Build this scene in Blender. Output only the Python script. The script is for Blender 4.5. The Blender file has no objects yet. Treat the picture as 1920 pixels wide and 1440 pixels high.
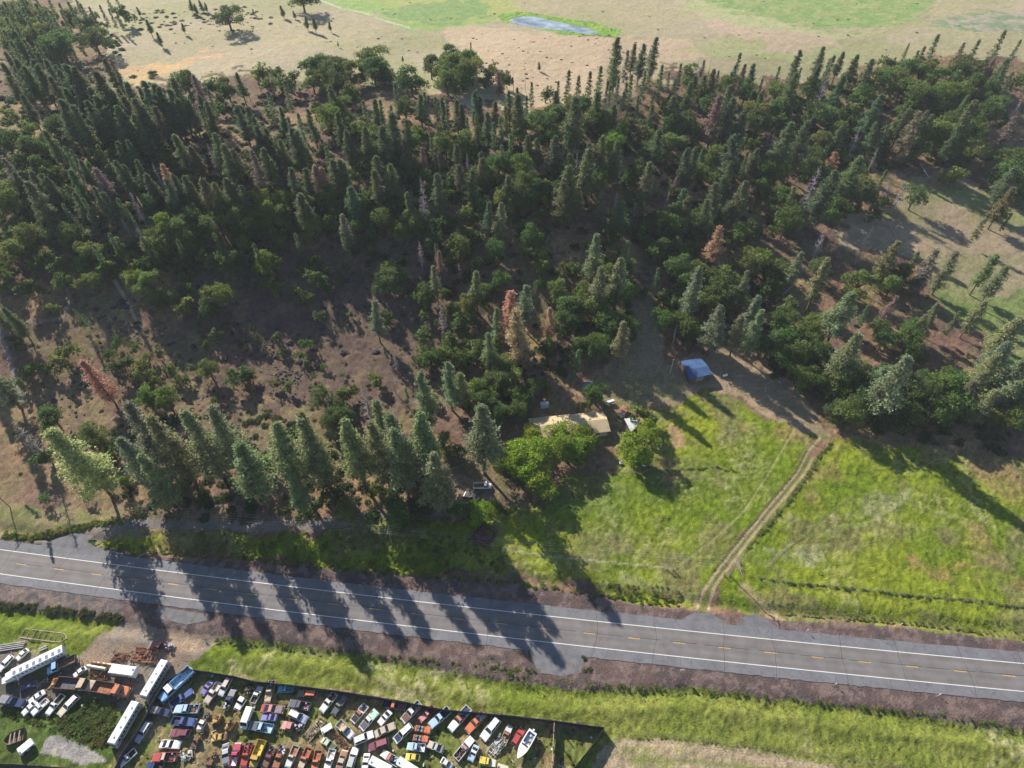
import bpy, bmesh, math, random
import numpy as np
from mathutils import Vector, Matrix
random.seed(7); np.random.seed(7)
S = bpy.context.scene; C = S.collection
rnd = random.random
def ru(a, b): return a + (b - a) * random.random()

# ---------------------------------------------------------------- camera
F_PX, PITCH, ROLL, HCAM = 1119.0, math.radians(46.79), math.radians(-0.66), 167.5
cp, sp, cr, sr = math.cos(PITCH), math.sin(PITCH), math.cos(ROLL), math.sin(ROLL)
cam_d = bpy.data.cameras.new("camera"); cam = bpy.data.objects.new("camera", cam_d); C.objects.link(cam)
cam_d.sensor_width = 36.0; cam_d.lens = 36.0 * F_PX / 1920.0
cam_d.clip_start = 1.0; cam_d.clip_end = 20000.0
UPV = Vector((0, sp, cp)); FWV = Vector((0, cp, -sp)); XV = Vector((1, 0, 0))
right = XV * cr + UPV * sr; up = UPV * cr - XV * sr
M = Matrix((right, up, -FWV)).transposed().to_4x4(); M.translation = (0, 0, HCAM)
cam.matrix_world = M
S.camera = cam

# ---------------------------------------------------------------- sky, sun, exposure
SUN_AZ, SUN_EL = math.radians(-36.8), math.radians(28.0)     # azimuth from +Y towards +X
w = bpy.data.worlds.new("World"); S.world = w; w.use_nodes = True
wn = w.node_tree.nodes; wl = w.node_tree.links
bg = wn['Background']; sky = wn.new('ShaderNodeTexSky'); sky.sky_type = 'NISHITA'; sky.sun_disc = False
sky.sun_elevation = SUN_EL; sky.sun_rotation = SUN_AZ; sky.altitude = 900; sky.dust_density = 0.6; sky.ozone_density = 1.6
wl.new(sky.outputs[0], bg.inputs[0]); bg.inputs[1].default_value = 0.075
sl = bpy.data.lights.new("sun", 'SUN'); sl.energy = 5.0; sl.angle = math.radians(0.5); sl.color = (1.0, 0.925, 0.81)
so = bpy.data.objects.new("sun", sl); C.objects.link(so)
sd = Vector((math.sin(SUN_AZ) * math.cos(SUN_EL), math.cos(SUN_AZ) * math.cos(SUN_EL), math.sin(SUN_EL)))
so.rotation_euler = sd.to_track_quat('Z', 'Y').to_euler(); so.location = (0, 0, 300)
S.view_settings.view_transform = 'Standard'; S.view_settings.look = 'None'
S.view_settings.exposure = 1.05; S.view_settings.gamma = 1.0
HAZE = 0.00009
S.cycles.max_bounces = 5; S.cycles.volume_bounces = 0; S.cycles.volume_step_rate = 10; S.cycles.diffuse_bounces = 2; S.cycles.transmission_bounces = 3; S.cycles.transparent_max_bounces = 6

# ---------------------------------------------------------------- pixel of the survey photo <-> ground
def sst(a, b, x):
    t = np.clip((x - a) / (b - a), 0, 1); return t * t * (3 - 2 * t)
def hill(x, y):
    """hillside that climbs away from the highway to the upper meadow"""
    x = np.asarray(x, float); y = np.asarray(y, float)
    r = sst(30, 110, x + 0.1 * (y - 200)); k = 1 - 0.6 * r; yt = 310 + 170 * r
    return 31 * sst(148, yt, y + 10 * np.sin(x / 37.0)) + 1.4 * k * sst(150, 260, y) * np.sin(x / 23.0 + 1) * np.sin(y / 31.0) * (1 - sst(420, 500, y))
def ray(px, py):
    x = (px - 960) / F_PX; y = -(py - 720) / F_PX
    x, y = cr * x - sr * y, sr * x + cr * y
    return np.array([x, cp + y * sp, -sp + y * cp])
def gnd(px, py, dz=0.0):
    d = ray(px, py); z = 15.0 if py < 600 else 0.0
    t = (dz - HCAM) / d[2]
    if d[1] * t < 138: return float(d[0] * t), float(d[1] * t), 0.0
    for i in range(18):
        t = (z + dz - HCAM) / d[2]; zz = float(hill(d[0] * t, d[1] * t)); z = z + 0.6 * (zz - z)
    t = (z + dz - HCAM) / d[2]
    return float(d[0] * t), float(d[1] * t), float(z)
def depth(x, y, z): return y * cp + (HCAM - z) * sp
def proj(X, Y, Z):
    dz = Z - HCAM; fw = Y * cp - dz * sp; u = Y * sp + dz * cp
    x = X / fw; y = u / fw
    x, y = cr * x + sr * y, -sr * x + cr * y
    return 960 + F_PX * x, 720 - F_PX * y, fw
_n = (0.0, -1.0 / math.tan(PITCH)); NAD = (960 + F_PX * (sr * _n[1]), 720 - F_PX * (cr * _n[1]))

# ---------------------------------------------------------------- numpy noise
def vnoise(x, y, seed=0):
    xi = np.floor(x).astype(np.int64); yi = np.floor(y).astype(np.int64); xf = x - xi; yf = y - yi
    def hsh(a, b):
        n = (a * 374761393 + b * 668265263 + seed * 974711) & 0xffffffff
        n = ((n ^ (n >> 13)) * 1274126177) & 0xffffffff
        return ((n ^ (n >> 16)) & 0xffff) / 65535.0
    u = xf * xf * (3 - 2 * xf); v = yf * yf * (3 - 2 * yf)
    return (hsh(xi, yi) * (1 - u) + hsh(xi + 1, yi) * u) * (1 - v) + (hsh(xi, yi + 1) * (1 - u) + hsh(xi + 1, yi + 1) * u) * v
def fbm(x, y, sc, oc=4, seed=0):
    r = 0; a = 1; t = 0
    for i in range(oc):
        r = r + a * vnoise(x / sc, y / sc, seed + i * 17); t += a; a *= 0.55; sc /= 2.03
    return r / t

# ---------------------------------------------------------------- materials
def mat(name, color=(0.5, 0.5, 0.5), rough=0.8, metal=0.0, noise=0.0, nscale=3.0, objcol=False, rust=False, bump=0.0, trans=0.0, attr=None, spec=0.3, coord='Object'):
    m = bpy.data.materials.new(name); m.use_nodes = True; n = m.node_tree.nodes; l = m.node_tree.links
    b = n['Principled BSDF']; b.inputs['Roughness'].default_value = rough; b.inputs['Metallic'].default_value = metal
    b.inputs['Specular IOR Level'].default_value = spec
    def new(t, **k):
        q = n.new(t)
        for a, v in k.items(): setattr(q, a, v)
        return q
    if objcol:
        oi = new('ShaderNodeObjectInfo'); col = oi.outputs['Color']
    else:
        rg = new('ShaderNodeRGB'); rg.outputs[0].default_value = (*color, 1); col = rg.outputs[0]
    tc = new('ShaderNodeTexCoord')
    if noise:
        nt = new('ShaderNodeTexNoise'); nt.inputs['Scale'].default_value = nscale; nt.inputs['Detail'].default_value = 5
        l.new(tc.outputs[coord], nt.inputs['Vector'])
        mr = new('ShaderNodeMapRange'); mr.inputs[1].default_value = 0.3; mr.inputs[2].default_value = 0.7
        mr.inputs[3].default_value = 1 - noise; mr.inputs[4].default_value = 1 + noise
        l.new(nt.outputs[0], mr.inputs[0])
        mx = new('ShaderNodeVectorMath', operation='SCALE'); l.new(col, mx.inputs[0]); l.new(mr.outputs[0], mx.inputs['Scale']); col = mx.outputs[0]
    if attr:
        at = new('ShaderNodeAttribute', attribute_name=attr)
        mx = new('ShaderNodeVectorMath', operation='MULTIPLY'); l.new(col, mx.inputs[0]); l.new(at.outputs['Color'], mx.inputs[1]); col = mx.outputs[0]
    if rust:
        oi2 = new('ShaderNodeObjectInfo')
        ad = new('ShaderNodeVectorMath', operation='ADD'); sc = new('ShaderNodeMath', operation='MULTIPLY'); sc.inputs[1].default_value = 50
        l.new(oi2.outputs['Random'], sc.inputs[0]); l.new(tc.outputs['Object'], ad.inputs[0]); l.new(sc.outputs[0], ad.inputs[1])
        nt = new('ShaderNodeTexNoise'); nt.inputs['Scale'].default_value = 1.1; nt.inputs['Detail'].default_value = 6; nt.inputs['Roughness'].default_value = 0.65
        l.new(ad.outputs[0], nt.inputs['Vector'])
        th = new('ShaderNodeMapRange'); l.new(oi2.outputs['Alpha'], th.inputs[0]); th.inputs[3].default_value = 0.72; th.inputs[4].default_value = 0.36
        sb = new('ShaderNodeMath', operation='SUBTRACT'); l.new(nt.outputs[0], sb.inputs[0]); l.new(th.outputs[0], sb.inputs[1])
        mu = new('ShaderNodeMath', operation='MULTIPLY', use_clamp=True); l.new(sb.outputs[0], mu.inputs[0]); mu.inputs[1].default_value = 14
        mix = new('ShaderNodeMix', data_type='RGBA'); l.new(mu.outputs[0], mix.inputs[0]); l.new(col, mix.inputs[6]); mix.inputs[7].default_value = (0.17, 0.07, 0.035, 1)
        col = mix.outputs[2]
        rr = new('ShaderNodeMapRange'); l.new(mu.outputs[0], rr.inputs[0]); rr.inputs[3].default_value = rough; rr.inputs[4].default_value = 0.9
        l.new(rr.outputs[0], b.inputs['Roughness'])
    l.new(col, b.inputs['Base Color'])
    if bump:
        nb = new('ShaderNodeTexNoise'); nb.inputs['Scale'].default_value = nscale * 2; nb.inputs['Detail'].default_value = 6
        l.new(tc.outputs[coord], nb.inputs['Vector'])
        bp = new('ShaderNodeBump'); bp.inputs['Strength'].default_value = 1; bp.inputs['Distance'].default_value = bump
        l.new(nb.outputs[0], bp.inputs['Height']); l.new(bp.outputs[0], b.inputs['Normal'])
    if trans:
        tr = new('ShaderNodeBsdfTranslucent'); l.new(col, tr.inputs[0])
        ms = new('ShaderNodeMixShader'); ms.inputs[0].default_value = trans
        l.new(b.outputs[0], ms.inputs[1]); l.new(tr.outputs[0], ms.inputs[2]); l.new(ms.outputs[0], n['Material Output'].inputs[0])
    return m
MT = dict(
    leaf=mat('leaf', objcol=True, rough=0.75, attr='tint', trans=0.42, spec=0.2),
    bark=mat('bark', (0.13, 0.085, 0.06), noise=0.35, nscale=4, bump=0.03),
    deadbark=mat('dead_bark', objcol=True, noise=0.3, nscale=2),
    paint=mat('paint', objcol=True, rust=True, rough=0.38, spec=0.5, noise=0.08, nscale=2),
    rustm=mat('rusted_metal', objcol=True, rough=0.85, noise=0.45, nscale=2.5, rust=True, spec=0.2),
    glass=mat('car_glass', (0.02, 0.026, 0.03), rough=0.08, spec=0.7),
    tyre=mat('tyre', (0.018, 0.018, 0.018), rough=0.9),
    chrome=mat('chrome', (0.5, 0.5, 0.5), rough=0.35, metal=0.8),
    black=mat('black_plastic', (0.02, 0.02, 0.022), rough=0.7),
    lamp=mat('lamp_lens', (0.6, 0.6, 0.58), rough=0.15, spec=0.6),
    tail=mat('tail_lens', (0.25, 0.02, 0.02), rough=0.2),
    wood=mat('weathered_wood', (0.26, 0.21, 0.17), rough=0.9, noise=0.35, nscale=5),
    rock=mat('basalt', (0.05, 0.047, 0.052), rough=0.9, noise=0.5, nscale=2.5, bump=0.08),
)
# ---------------------------------------------------------------- mesh helpers
def tag(o, label=None, cat=None, group=None, kind=None):
    if label: o['label'] = label
    if cat: o['category'] = cat
    if group: o['group'] = group
    if kind: o['kind'] = kind
    return o
def link(name, me, parent=None, loc=None, rz=0, sc=None, color=None):
    o = bpy.data.objects.new(name, me); C.objects.link(o)
    if parent: o.parent = parent
    if loc is not None: o.location = loc
    if rz: o.rotation_euler = (0, 0, rz)
    if sc is not None: o.scale = sc if hasattr(sc, '__len__') else (sc, sc, sc)
    if color is not None: o.color = color if len(color) == 4 else (*color, 1)
    return o
def mesh_np(name, V, loops, sizes, mats, midx=None, tint=None, smooth=False):
    me = bpy.data.meshes.new(name); V = np.asarray(V, np.float32).reshape(-1, 3)
    loops = np.asarray(loops, np.int32).ravel(); sizes = np.asarray(sizes, np.int32)
    me.vertices.add(len(V)); me.vertices.foreach_set('co', V.ravel())
    me.loops.add(len(loops)); me.loops.foreach_set('vertex_index', loops)
    me.polygons.add(len(sizes)); st = np.concatenate([[0], np.cumsum(sizes)[:-1]]).astype(np.int32)
    me.polygons.foreach_set('loop_start', st)
    try: me.polygons.foreach_set('loop_total', sizes)
    except Exception: pass
    for m in mats: me.materials.append(m)
    if midx is not None: me.polygons.foreach_set('material_index', np.asarray(midx, np.int32))
    if smooth: me.polygons.foreach_set('use_smooth', np.ones(len(sizes), bool))
    me.update(calc_edges=True)
    if tint is not None:
        a = me.color_attributes.new('tint', 'FLOAT_COLOR', 'POINT')
        c = np.ones((len(V), 4), np.float32); c[:, :3] = np.asarray(tint, np.float32).reshape(len(V), -1); a.data.foreach_set('color', c.ravel())
    return me
class MB:
    def __init__(s): s.v = []; s.f = []; s.m = []
    def add(s, vs, fs, m=0):
        b = len(s.v); s.v += [tuple(q) for q in vs]; s.f += [tuple(b + i for i in q) for q in fs]; s.m += [m] * len(fs); return s
    def box(s, c, d, rz=0, m=0, ry=0, top=1.0):
        x, y, z = d[0] / 2, d[1] / 2, d[2] / 2; R = Matrix.Rotation(rz, 3, 'Z') @ Matrix.Rotation(ry, 3, 'Y'); vs = []
        for k in (-1, 1):
            t = top if k > 0 else 1
            for i, j in ((-1, -1), (1, -1), (1, 1), (-1, 1)): vs.append(R @ Vector((i * x * t, j * y * t, k * z)) + Vector(c))
        return s.add(vs, [(3, 2, 1, 0), (4, 5, 6, 7), (0, 1, 5, 4), (1, 2, 6, 5), (2, 3, 7, 6), (3, 0, 4, 7)], m)
    def prism(s, pts, w, m=0):
        """side profile (x,z) counter-clockwise, half width w (number or function of x,z)"""
        wf = w if callable(w) else (lambda x, z: w); n = len(pts)
        vs = [(x, -wf(x, z), z) for x, z in pts] + [(x, wf(x, z), z) for x, z in pts]
        return s.add(vs, [tuple(range(n)), tuple(range(2 * n - 1, n - 1, -1))] + [((i + 1) % n, i, n + i, n + (i + 1) % n) for i in range(n)], m)
    def cyl(s, a, b, r, r2=None, n=8, m=0, cap=True):
        a = Vector(a); b = Vector(b); r2 = r if r2 is None else r2; d = (b - a).normalized()
        u = d.orthogonal().normalized(); v = d.cross(u); vs = []
        for p, q in ((a, r), (b, r2)):
            for i in range(n): t = 2 * math.pi * i / n; vs.append(p + q * (u * math.cos(t) + v * math.sin(t)))
        fs = [(i, (i + 1) % n, n + (i + 1) % n, n + i) for i in range(n)]
        if cap: fs += [tuple(range(n - 1, -1, -1)), tuple(range(n, 2 * n))]
        return s.add(vs, fs, m)
    def mesh(s, name, mats, bevel=0, smooth=False):
        me = bpy.data.meshes.new(name); me.from_pydata([tuple(v) for v in s.v], [], s.f)
        for m in mats: me.materials.append(m)
        me.polygons.foreach_set('material_index', s.m)
        if bevel:
            b = bmesh.new(); b.from_mesh(me)
            try: bmesh.ops.bevel(b, geom=[e for e in b.edges if len(e.link_faces) == 2 and e.calc_face_angle(0) > 0.5], offset=bevel, segments=1, affect='EDGES', clamp_overlap=True)
            except Exception: pass
            b.to_mesh(me); b.free()
        me.update(); return me
    def build(s, name, mats, parent=None, **k):
        return link(name, s.mesh(name, mats if isinstance(mats, list) else [mats]), parent, **k)
# ================================================================ SETTING: ground
def pl(s):            # "x,y x,y ..." -> array of photo pixels
    return np.array([[float(q) for q in t.split(',')] for t in s.split()])
def inside(P, X, Y):
    r = np.zeros(X.shape, bool); n = len(P)
    bb = (X >= P[:, 0].min()) & (X <= P[:, 0].max()) & (Y >= P[:, 1].min()) & (Y <= P[:, 1].max())
    x = X[bb]; y = Y[bb]; q = np.zeros(x.shape, bool)
    for i in range(n):
        x0, y0 = P[i]; x1, y1 = P[(i + 1) % n]
        if y0 == y1: continue
        c = ((y0 > y) != (y1 > y)) & (x < (x1 - x0) * (y - y0) / (y1 - y0) + x0); q ^= c
    r[bb] = q; return r
def pdist(P, X, Y):
    d = np.full(X.shape, 1e9)
    for i in range(len(P) - 1):
        a = P[i]; b = P[i + 1]; v = b - a; t = np.clip(((X - a[0]) * v[0] + (Y - a[1]) * v[1]) / (v @ v), 0, 1)
        d = np.minimum(d, np.hypot(X - a[0] - t * v[0], Y - a[1] - t * v[1]))
    return d
# road axis from the painted dashes, as a smooth curve y(x)
_d = [(44, 1060), (185, 1076.3), (327, 1094), (471, 1113.3), (623, 1133.7), (780, 1152.7), (941, 1171.3), (1110, 1190), (1276, 1205.7), (1451, 1221.3), (1621, 1238), (1801, 1258.3), (1897, 1271.7)]
_D = np.array([gnd(*p)[:2] for p in _d]); _D[:, 1] += 0.0
RC = np.polyfit(_D[:, 0], _D[:, 1], 2)
def rdy(x): return np.polyval(RC, x)
def roff(x, y): return (y - rdy(x)) / np.sqrt(1 + np.polyval(np.polyder(RC), x) ** 2)   # + is the forest side

NU, NV = 760, 760
u = np.concatenate([[-30, -8, -3, -1.6, -1.25], np.linspace(-1.06, 1.06, NU), [1.25, 1.6, 3, 8, 30]])
dd = np.geomspace(112, 640, NV); yy = (dd - HCAM * sp) / cp
yy = np.concatenate([[-6000, -1500, -400, -120, -40], yy, [860, 1100, 1700, 3500, 9000]])
Yg, Ug = np.meshgrid(yy, u, indexing='ij')
Xg = Ug * (np.maximum(yy * cp + HCAM * sp, 110))[:, None] * 0.86
Hh = hill(Xg, Yg)
PX, PY, DP = proj(Xg, Yg, Hh)
inimg = (DP > 60) & (np.abs(PX - 960) < 1500) & (PY > -200) & (PY < 1700)
PX = np.where(inimg, PX, -9999); PY = np.where(inimg, PY, -9999)
w1 = fbm(Xg, Yg, 9, 4, 3) - .5; w2 = fbm(Xg, Yg, 9, 4, 99) - .5
def zone(P, warp=8.0):
    k = warp * F_PX / np.maximum(DP, 60) * 2; P = pl(P) if isinstance(P, str) else P
    out = 0
    for j in range(2): out = out + inside(P, PX + k * w1 + j * .7, PY + k * w2 * .7 + j * .5)
    return out / 2.0
F1 = fbm(Xg, Yg, 22, 5, 1); F2 = fbm(Xg, Yg, 6, 4, 5); F3 = fbm(Xg, Yg, 1.6, 3, 8); F4 = fbm(Xg, Yg, 60, 3, 12); F5 = fbm(Xg, Yg, 0.7, 2, 21)
def lerp(a, b, t): return a + (np.array(b) - a) * t[..., None]
def ramp(lo, hi, n): return np.clip((n - lo) / (hi - lo), 0, 1)
base = np.zeros(Xg.shape + (3,)); base[:] = (0.150, 0.092, 0.066)
base = lerp(base, (0.25, 0.165, 0.09), ramp(.42, .7, F1)); base = lerp(base, (0.10, 0.068, 0.06), ramp(.5, .72, F2) * .7)
base = lerp(base, (0.15, 0.15, 0.06), ramp(.48, .7, fbm(Xg, Yg, 14, 4, 31)) * .5)
veg = np.full(Xg.shape, .8)      # how rough / tufted the surface is
def paint(P, colA, colB=None, warp=8., noise=None, lo=.4, hi=.65, v=.5, a=1.0):
    global base, veg
    z = zone(P, warp) * a if not isinstance(P, np.ndarray) or P.shape != Xg.shape else P * a
    c = np.zeros_like(base); c[:] = colA
    if colB is not None: c = lerp(c, colB, ramp(lo, hi, F1 if noise is None else noise))
    base = base * (1 - z[..., None]) + c * z[..., None]; veg = veg * (1 - z) + v * z
    return z
# upper meadow
SHADE = None
MEADOW = "-900,-300 -60,-100 130,0 165,40 205,75 212,120 190,150 330,158 480,132 560,150 640,140 790,165 870,190 960,200 1180,175 1260,135 1420,150 1500,150 1640,125 1770,108 2000,110 3200,90 3200,-300"
paint(MEADOW, (0.33, 0.285, 0.17), (0.28, 0.265, 0.14), 14, F4, .4, .62, .15)
base = lerp(base, (0.34, 0.285, 0.20), zone(MEADOW, 14) * ramp(.5, .7, fbm(Xg, Yg * 2.2, 45, 4, 77)) * .8)
paint("820,60 870,45 960,60 1120,66 1290,72 1330,110 1240,128 1180,175 1000,205 930,150 870,110 850,80", (0.44, 0.335, 0.225), (0.35, 0.27, 0.175), 6, F3, .45, .7, .3)
paint("215,125 330,117 400,97 440,100 330,130 300,150 250,155", (0.52, 0.33, 0.15), (0.42, 0.29, 0.17), 8, F2, v=.2, a=.8)
paint("350,108 400,97 410,104 380,112", (0.55, 0.32, 0.24), None, 8, v=.1, a=.5)
paint("1300,28 1420,48 1560,68 1600,90 1480,96 1340,60", (0.46, 0.33, 0.25), None, 14, v=.1, a=.5)
paint("600,-20 930,-20 960,8 1000,22 950,34 860,52 770,58 690,26 620,12", (0.30, 0.33, 0.10), (0.20, 0.33, 0.08), 9, F4, v=.2, a=.8)
paint("705,24 780,5 890,0 930,14 900,34 820,50 760,40", (0.17, 0.26, 0.09), (0.21, 0.28, 0.10), 7, F2, v=.2)
paint("1290,-40 1740,-30 1750,12 1705,42 1610,56 1500,48 1380,24 1330,8", (0.18, 0.26, 0.09), (0.26, 0.29, 0.12), 9, F2, v=.2)
paint("1300,-10 1400,30 1560,60 1640,60 1560,74 1380,46 1280,20", (0.33, 0.35, 0.17), None, 8, v=.2, a=.7)
paint("1735,44 1790,28 1860,22 1960,20 2100,50 2100,80 1920,64 1800,58", (0.17, 0.22, 0.12), (0.30, 0.27, 0.20), 3, F2, .4, .6, v=.2)
paint("1260,95 1380,80 1500,98 1640,100 1560,112 1400,108", (0.30, 0.33, 0.14), None, 10, v=.2, a=.6)
paint("930,30 968,22 1010,26 1110,42 1168,58 1160,70 1120,66 1060,66 985,48 945,42", (0.14, 0.27, 0.045), (0.22, 0.30, 0.06), 2, F3, v=.8)
for P_, wd in (("585,-6 640,16 680,24 733,42 768,52", 1.6), ("640,16 760,46 830,48 930,28", .9), ("1700,45 1748,14 1760,-10", 1.2), ("1716,48 1758,18 1772,-8", 1.0), ("1738,48 1800,28 1900,12", 1.0), ("1700,45 1600,82 1560,110", 1.2)):
    z = np.clip(1.3 - pdist(pl(P_), PX, PY) / wd, 0, 1); base = lerp(base, (0.50, 0.46, 0.38) if wd > 1.5 else (0.22, 0.24, 0.10), z * .8)
z = np.clip(1.3 - pdist(pl("1085,68 1120,66 1168,72"), PX, PY) / .8, 0, 1); base = lerp(base, (0.08, 0.08, 0.04), z)
z = np.clip(1.3 - pdist(pl("1236,116 1265,124 1300,140 1325,155"), PX, PY) / 1.2, 0, 1); base = lerp(base, (0.10, 0.11, 0.06), z)
# open ground on the right and green swales in it
OPEN = "1720,330 1800,330 1930,420 1990,620 1990,640 1900,590 1790,520 1700,480 1600,470 1560,430 1640,400"
paint(OPEN, (0.27, 0.21, 0.14), (0.21, 0.19, 0.10), 10, F1, v=.3)
paint("1780,345 1840,360 1990,420 1990,470 1900,430 1800,395 1740,370", (0.24, 0.23, 0.12), (0.19, 0.20, 0.08), 8, F1, v=.3)
paint("1750,540 1790,520 1860,560 1960,540 1990,700 1900,690 1850,760 1800,720 1860,650 1780,590", (0.13, 0.175, 0.05), (0.19, 0.19, 0.09), 8, F1, v=.6)
paint("1660,400 1750,470 1650,455 1580,430 1590,400", (0.33, 0.24, 0.16), None, 10, v=.2)
# lit scree and yellow weeds on the hillside
for q in ("180,590 215,580 270,640 270,700 215,640 170,610", "130,600 200,600 190,670 150,720 60,700 40,640", "490,620 560,700 555,740 500,640", "100,740 200,740 200,820 150,900 60,900 60,800", "500,690 570,700 560,740 510,770 480,730", "330,660 400,740 370,780 320,700"):
    paint(q, (0.24, 0.17, 0.11), (0.22, 0.18, 0.06), 7, F3, .4, .6, v=1.0, a=.5)
paint("560,930 600,860 700,900 760,960 560,980 500,960", (0.20, 0.12, 0.08), None, 8, v=.4, a=.4)
paint("0,950 230,950 260,1000 0,1020", (0.22, 0.19, 0.10), (0.16, 0.17, 0.06), 8, F2, v=.5, a=.8)
paint("330,500 500,470 820,440 900,560 860,720 700,800 520,760 420,640 330,600", (0.100, 0.068, 0.060), (0.150, 0.105, 0.070), 12, F2, .45, .7, v=.7, a=.85)  # dark basalt soil, deepened to put the slope's shade into its colour
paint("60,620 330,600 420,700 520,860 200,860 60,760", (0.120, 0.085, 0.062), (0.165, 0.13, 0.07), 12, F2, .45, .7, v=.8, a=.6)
# farmyard dirt
paint("1190,560 1215,560 1250,680 1330,660 1400,640 1470,715 1560,815 1530,838 1490,810 1440,780 1400,740 1340,735 1240,765 1150,750 1060,745 1120,690 1190,640", (0.27, 0.20, 0.13), (0.21, 0.17, 0.10), 6, F2, v=.3)
paint("1110,690 1260,690 1290,740 1240,762 1140,760", (0.17, 0.16, 0.07), (0.24, 0.18, 0.11), 8, F2, v=.5, a=.7)
# green fields
GA, GB, GC = (0.112, 0.158, 0.012), (0.185, 0.215, 0.020), (0.25, 0.215, 0.13)
FIELD1 = "1235,770 1300,745 1370,738 1430,785 1500,805 1545,830 1500,890 1440,960 1390,1020 1330,1110 1300,1140 1180,1125 1100,1095 1000,1085 900,1078 760,1075 640,1060 480,1040 330,1030 230,1026 160,1016 200,1000 330,1005 480,1000 600,1000 700,985 820,985 880,968 1000,945 1130,940 1150,880 1170,800"
FIELD2 = "1560,820 1620,815 1700,835 1800,850 2100,880 2100,1262 1960,1225 1900,1205 1800,1196 1640,1178 1480,1160 1350,1135 1370,1085 1440,960 1510,880"
zf = 0
for q in (FIELD1, FIELD2):
    zf = zf + paint(q, GA, GB, 5, F1, .35, .68, v=1.0)
zf = np.clip(zf, 0, 1)
pale = ramp(.56, .72, fbm(Xg, Yg, 16, 5, 41)) * ramp(.40, .62, F3 * .6 + F5 * .4)
base = lerp(base, GC, zf * pale * .5)
base = lerp(base, (0.15, 0.125, 0.07), zf * ramp(.5, .66, fbm(Xg, Yg, 13, 4, 143)) * .6)
base = lerp(base, (0.25, 0.15, 0.08), zf * ramp(.64, .76, fbm(Xg, Yg, 18, 4, 55)) * .5)
paint("1245,790 1275,800 1285,840 1260,850 1245,820", (0.30, 0.19, 0.12), None, 5, v=.6, a=.8)
paint("1530,1000 1640,925 1700,900 1700,960 1560,1010 1490,1060 1440,1060 1420,1050", (0.25, 0.24, 0.15), GA, 8, F2, v=.8, a=.55)
paint("1700,1040 1860,1060 1920,1090 1800,1100 1700,1070", (0.25, 0.15, 0.07), GA, 9, F2, v=.8, a=.7)
paint("1060,890 1240,880 1250,960 1000,975", GA, (0.10, 0.15, 0.03), 4, F2, v=.9, a=.6)
# lanes, trodden lines, and dark strips painted for ditch and bank shade
def lane(P, wd, col, a=1.0, v=.2):
    global base, veg
    z = np.clip(1.5 - pdist(pl(P), PX + w1 * 2.5, PY + w2 * 2) / wd, 0, 1) * a; base = lerp(base, col, z); veg = veg * (1 - z) + v * z; return z
lane("1545,826 1520,850 1500,890 1462,935 1421,985 1385,1030 1350,1075 1330,1105 1318,1140", 9, (0.13, 0.15, 0.035), .9)
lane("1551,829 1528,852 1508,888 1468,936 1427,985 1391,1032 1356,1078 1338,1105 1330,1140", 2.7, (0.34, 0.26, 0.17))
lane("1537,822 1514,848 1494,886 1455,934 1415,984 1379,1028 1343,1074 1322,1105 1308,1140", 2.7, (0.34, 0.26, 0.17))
lane("1512,846 1492,884 1450,934 1409,984 1373,1028 1338,1072", 2.0, (0.045, 0.055, 0.015), .9)  # ditch shade put into the colour as dark strips along both lane edges
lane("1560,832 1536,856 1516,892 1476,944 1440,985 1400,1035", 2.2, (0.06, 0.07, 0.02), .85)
lane("1545,832 1525,852", 7, (0.22, 0.13, 0.09))
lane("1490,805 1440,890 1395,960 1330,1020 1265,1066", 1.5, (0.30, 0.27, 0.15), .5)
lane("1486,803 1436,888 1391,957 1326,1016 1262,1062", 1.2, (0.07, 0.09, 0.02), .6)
lane("1265,1066 1150,1055 1050,1045 940,1030", 1.6, (0.36, 0.34, 0.22), .6)
lane("1380,885 1340,877 1240,884 1120,890 940,905", 1.6, (0.09, 0.10, 0.03), .7)
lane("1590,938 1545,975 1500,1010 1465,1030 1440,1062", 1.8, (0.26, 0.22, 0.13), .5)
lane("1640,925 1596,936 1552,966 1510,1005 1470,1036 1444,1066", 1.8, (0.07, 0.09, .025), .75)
lane("1425,1085 1500,1095 1600,1104 1720,1118 1840,1128 1990,1150", 2.0, (0.09, 0.11, 0.035), .8)
lane("1430,1092 1452,1105 1450,1135 1470,1150", 2.0, (0.08, 0.09, 0.03), .7)
lane("1455,1142 1520,1147 1640,1160 1760,1170 1850,1186 1990,1200", 6.5, (0.12, 0.12, 0.04), .75)
lane("1395,1100 1420,1125 1450,1150 1465,1165", 9, (0.30, 0.23, 0.13), .7)
lane("1170,1085 1220,1100 1300,1120", 9, (0.26, 0.25, 0.12), .5)
# forest tracks
lane("560,420 640,470", 3, (0.25, 0.18, 0.12), .4)
lane("10,612 40,607 80,602 110,597 124,590 130,565 127,545 135,525", 2.6, (0.19, 0.165, 0.14))
lane("4,600 6,640 22,690 38,740", 5.5, (0.20, 0.18, 0.16), .9)
lane("4,740 30,735 40,745", 10, (0.25, 0.22, 0.20), .7)
lane("145,390 165,430 185,475 235,560 255,600", 3, (0.42, 0.32, 0.22), .8)
lane("1215,550 1205,600 1225,640 1210,690", 16, (0.24, 0.19, 0.13), .8)
# frontage lane (worn grey) and its mouth
zl = paint("-40,1006 60,1012 110,1005 160,990 190,978 270,974 360,976 520,974 640,970 740,955 850,945 925,932 925,948 850,965 760,975 640,990 520,996 360,992 280,992 215,996 175,1012 165,1020 230,1034 100,1030 -40,1022", (0.21, 0.175, 0.145), (0.15, 0.135, 0.125), 2, F2, v=.15)
paint("820,900 930,900 940,950 860,965 800,955", (0.24, 0.17, 0.12), None, 5, v=.2, a=.8)
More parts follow.
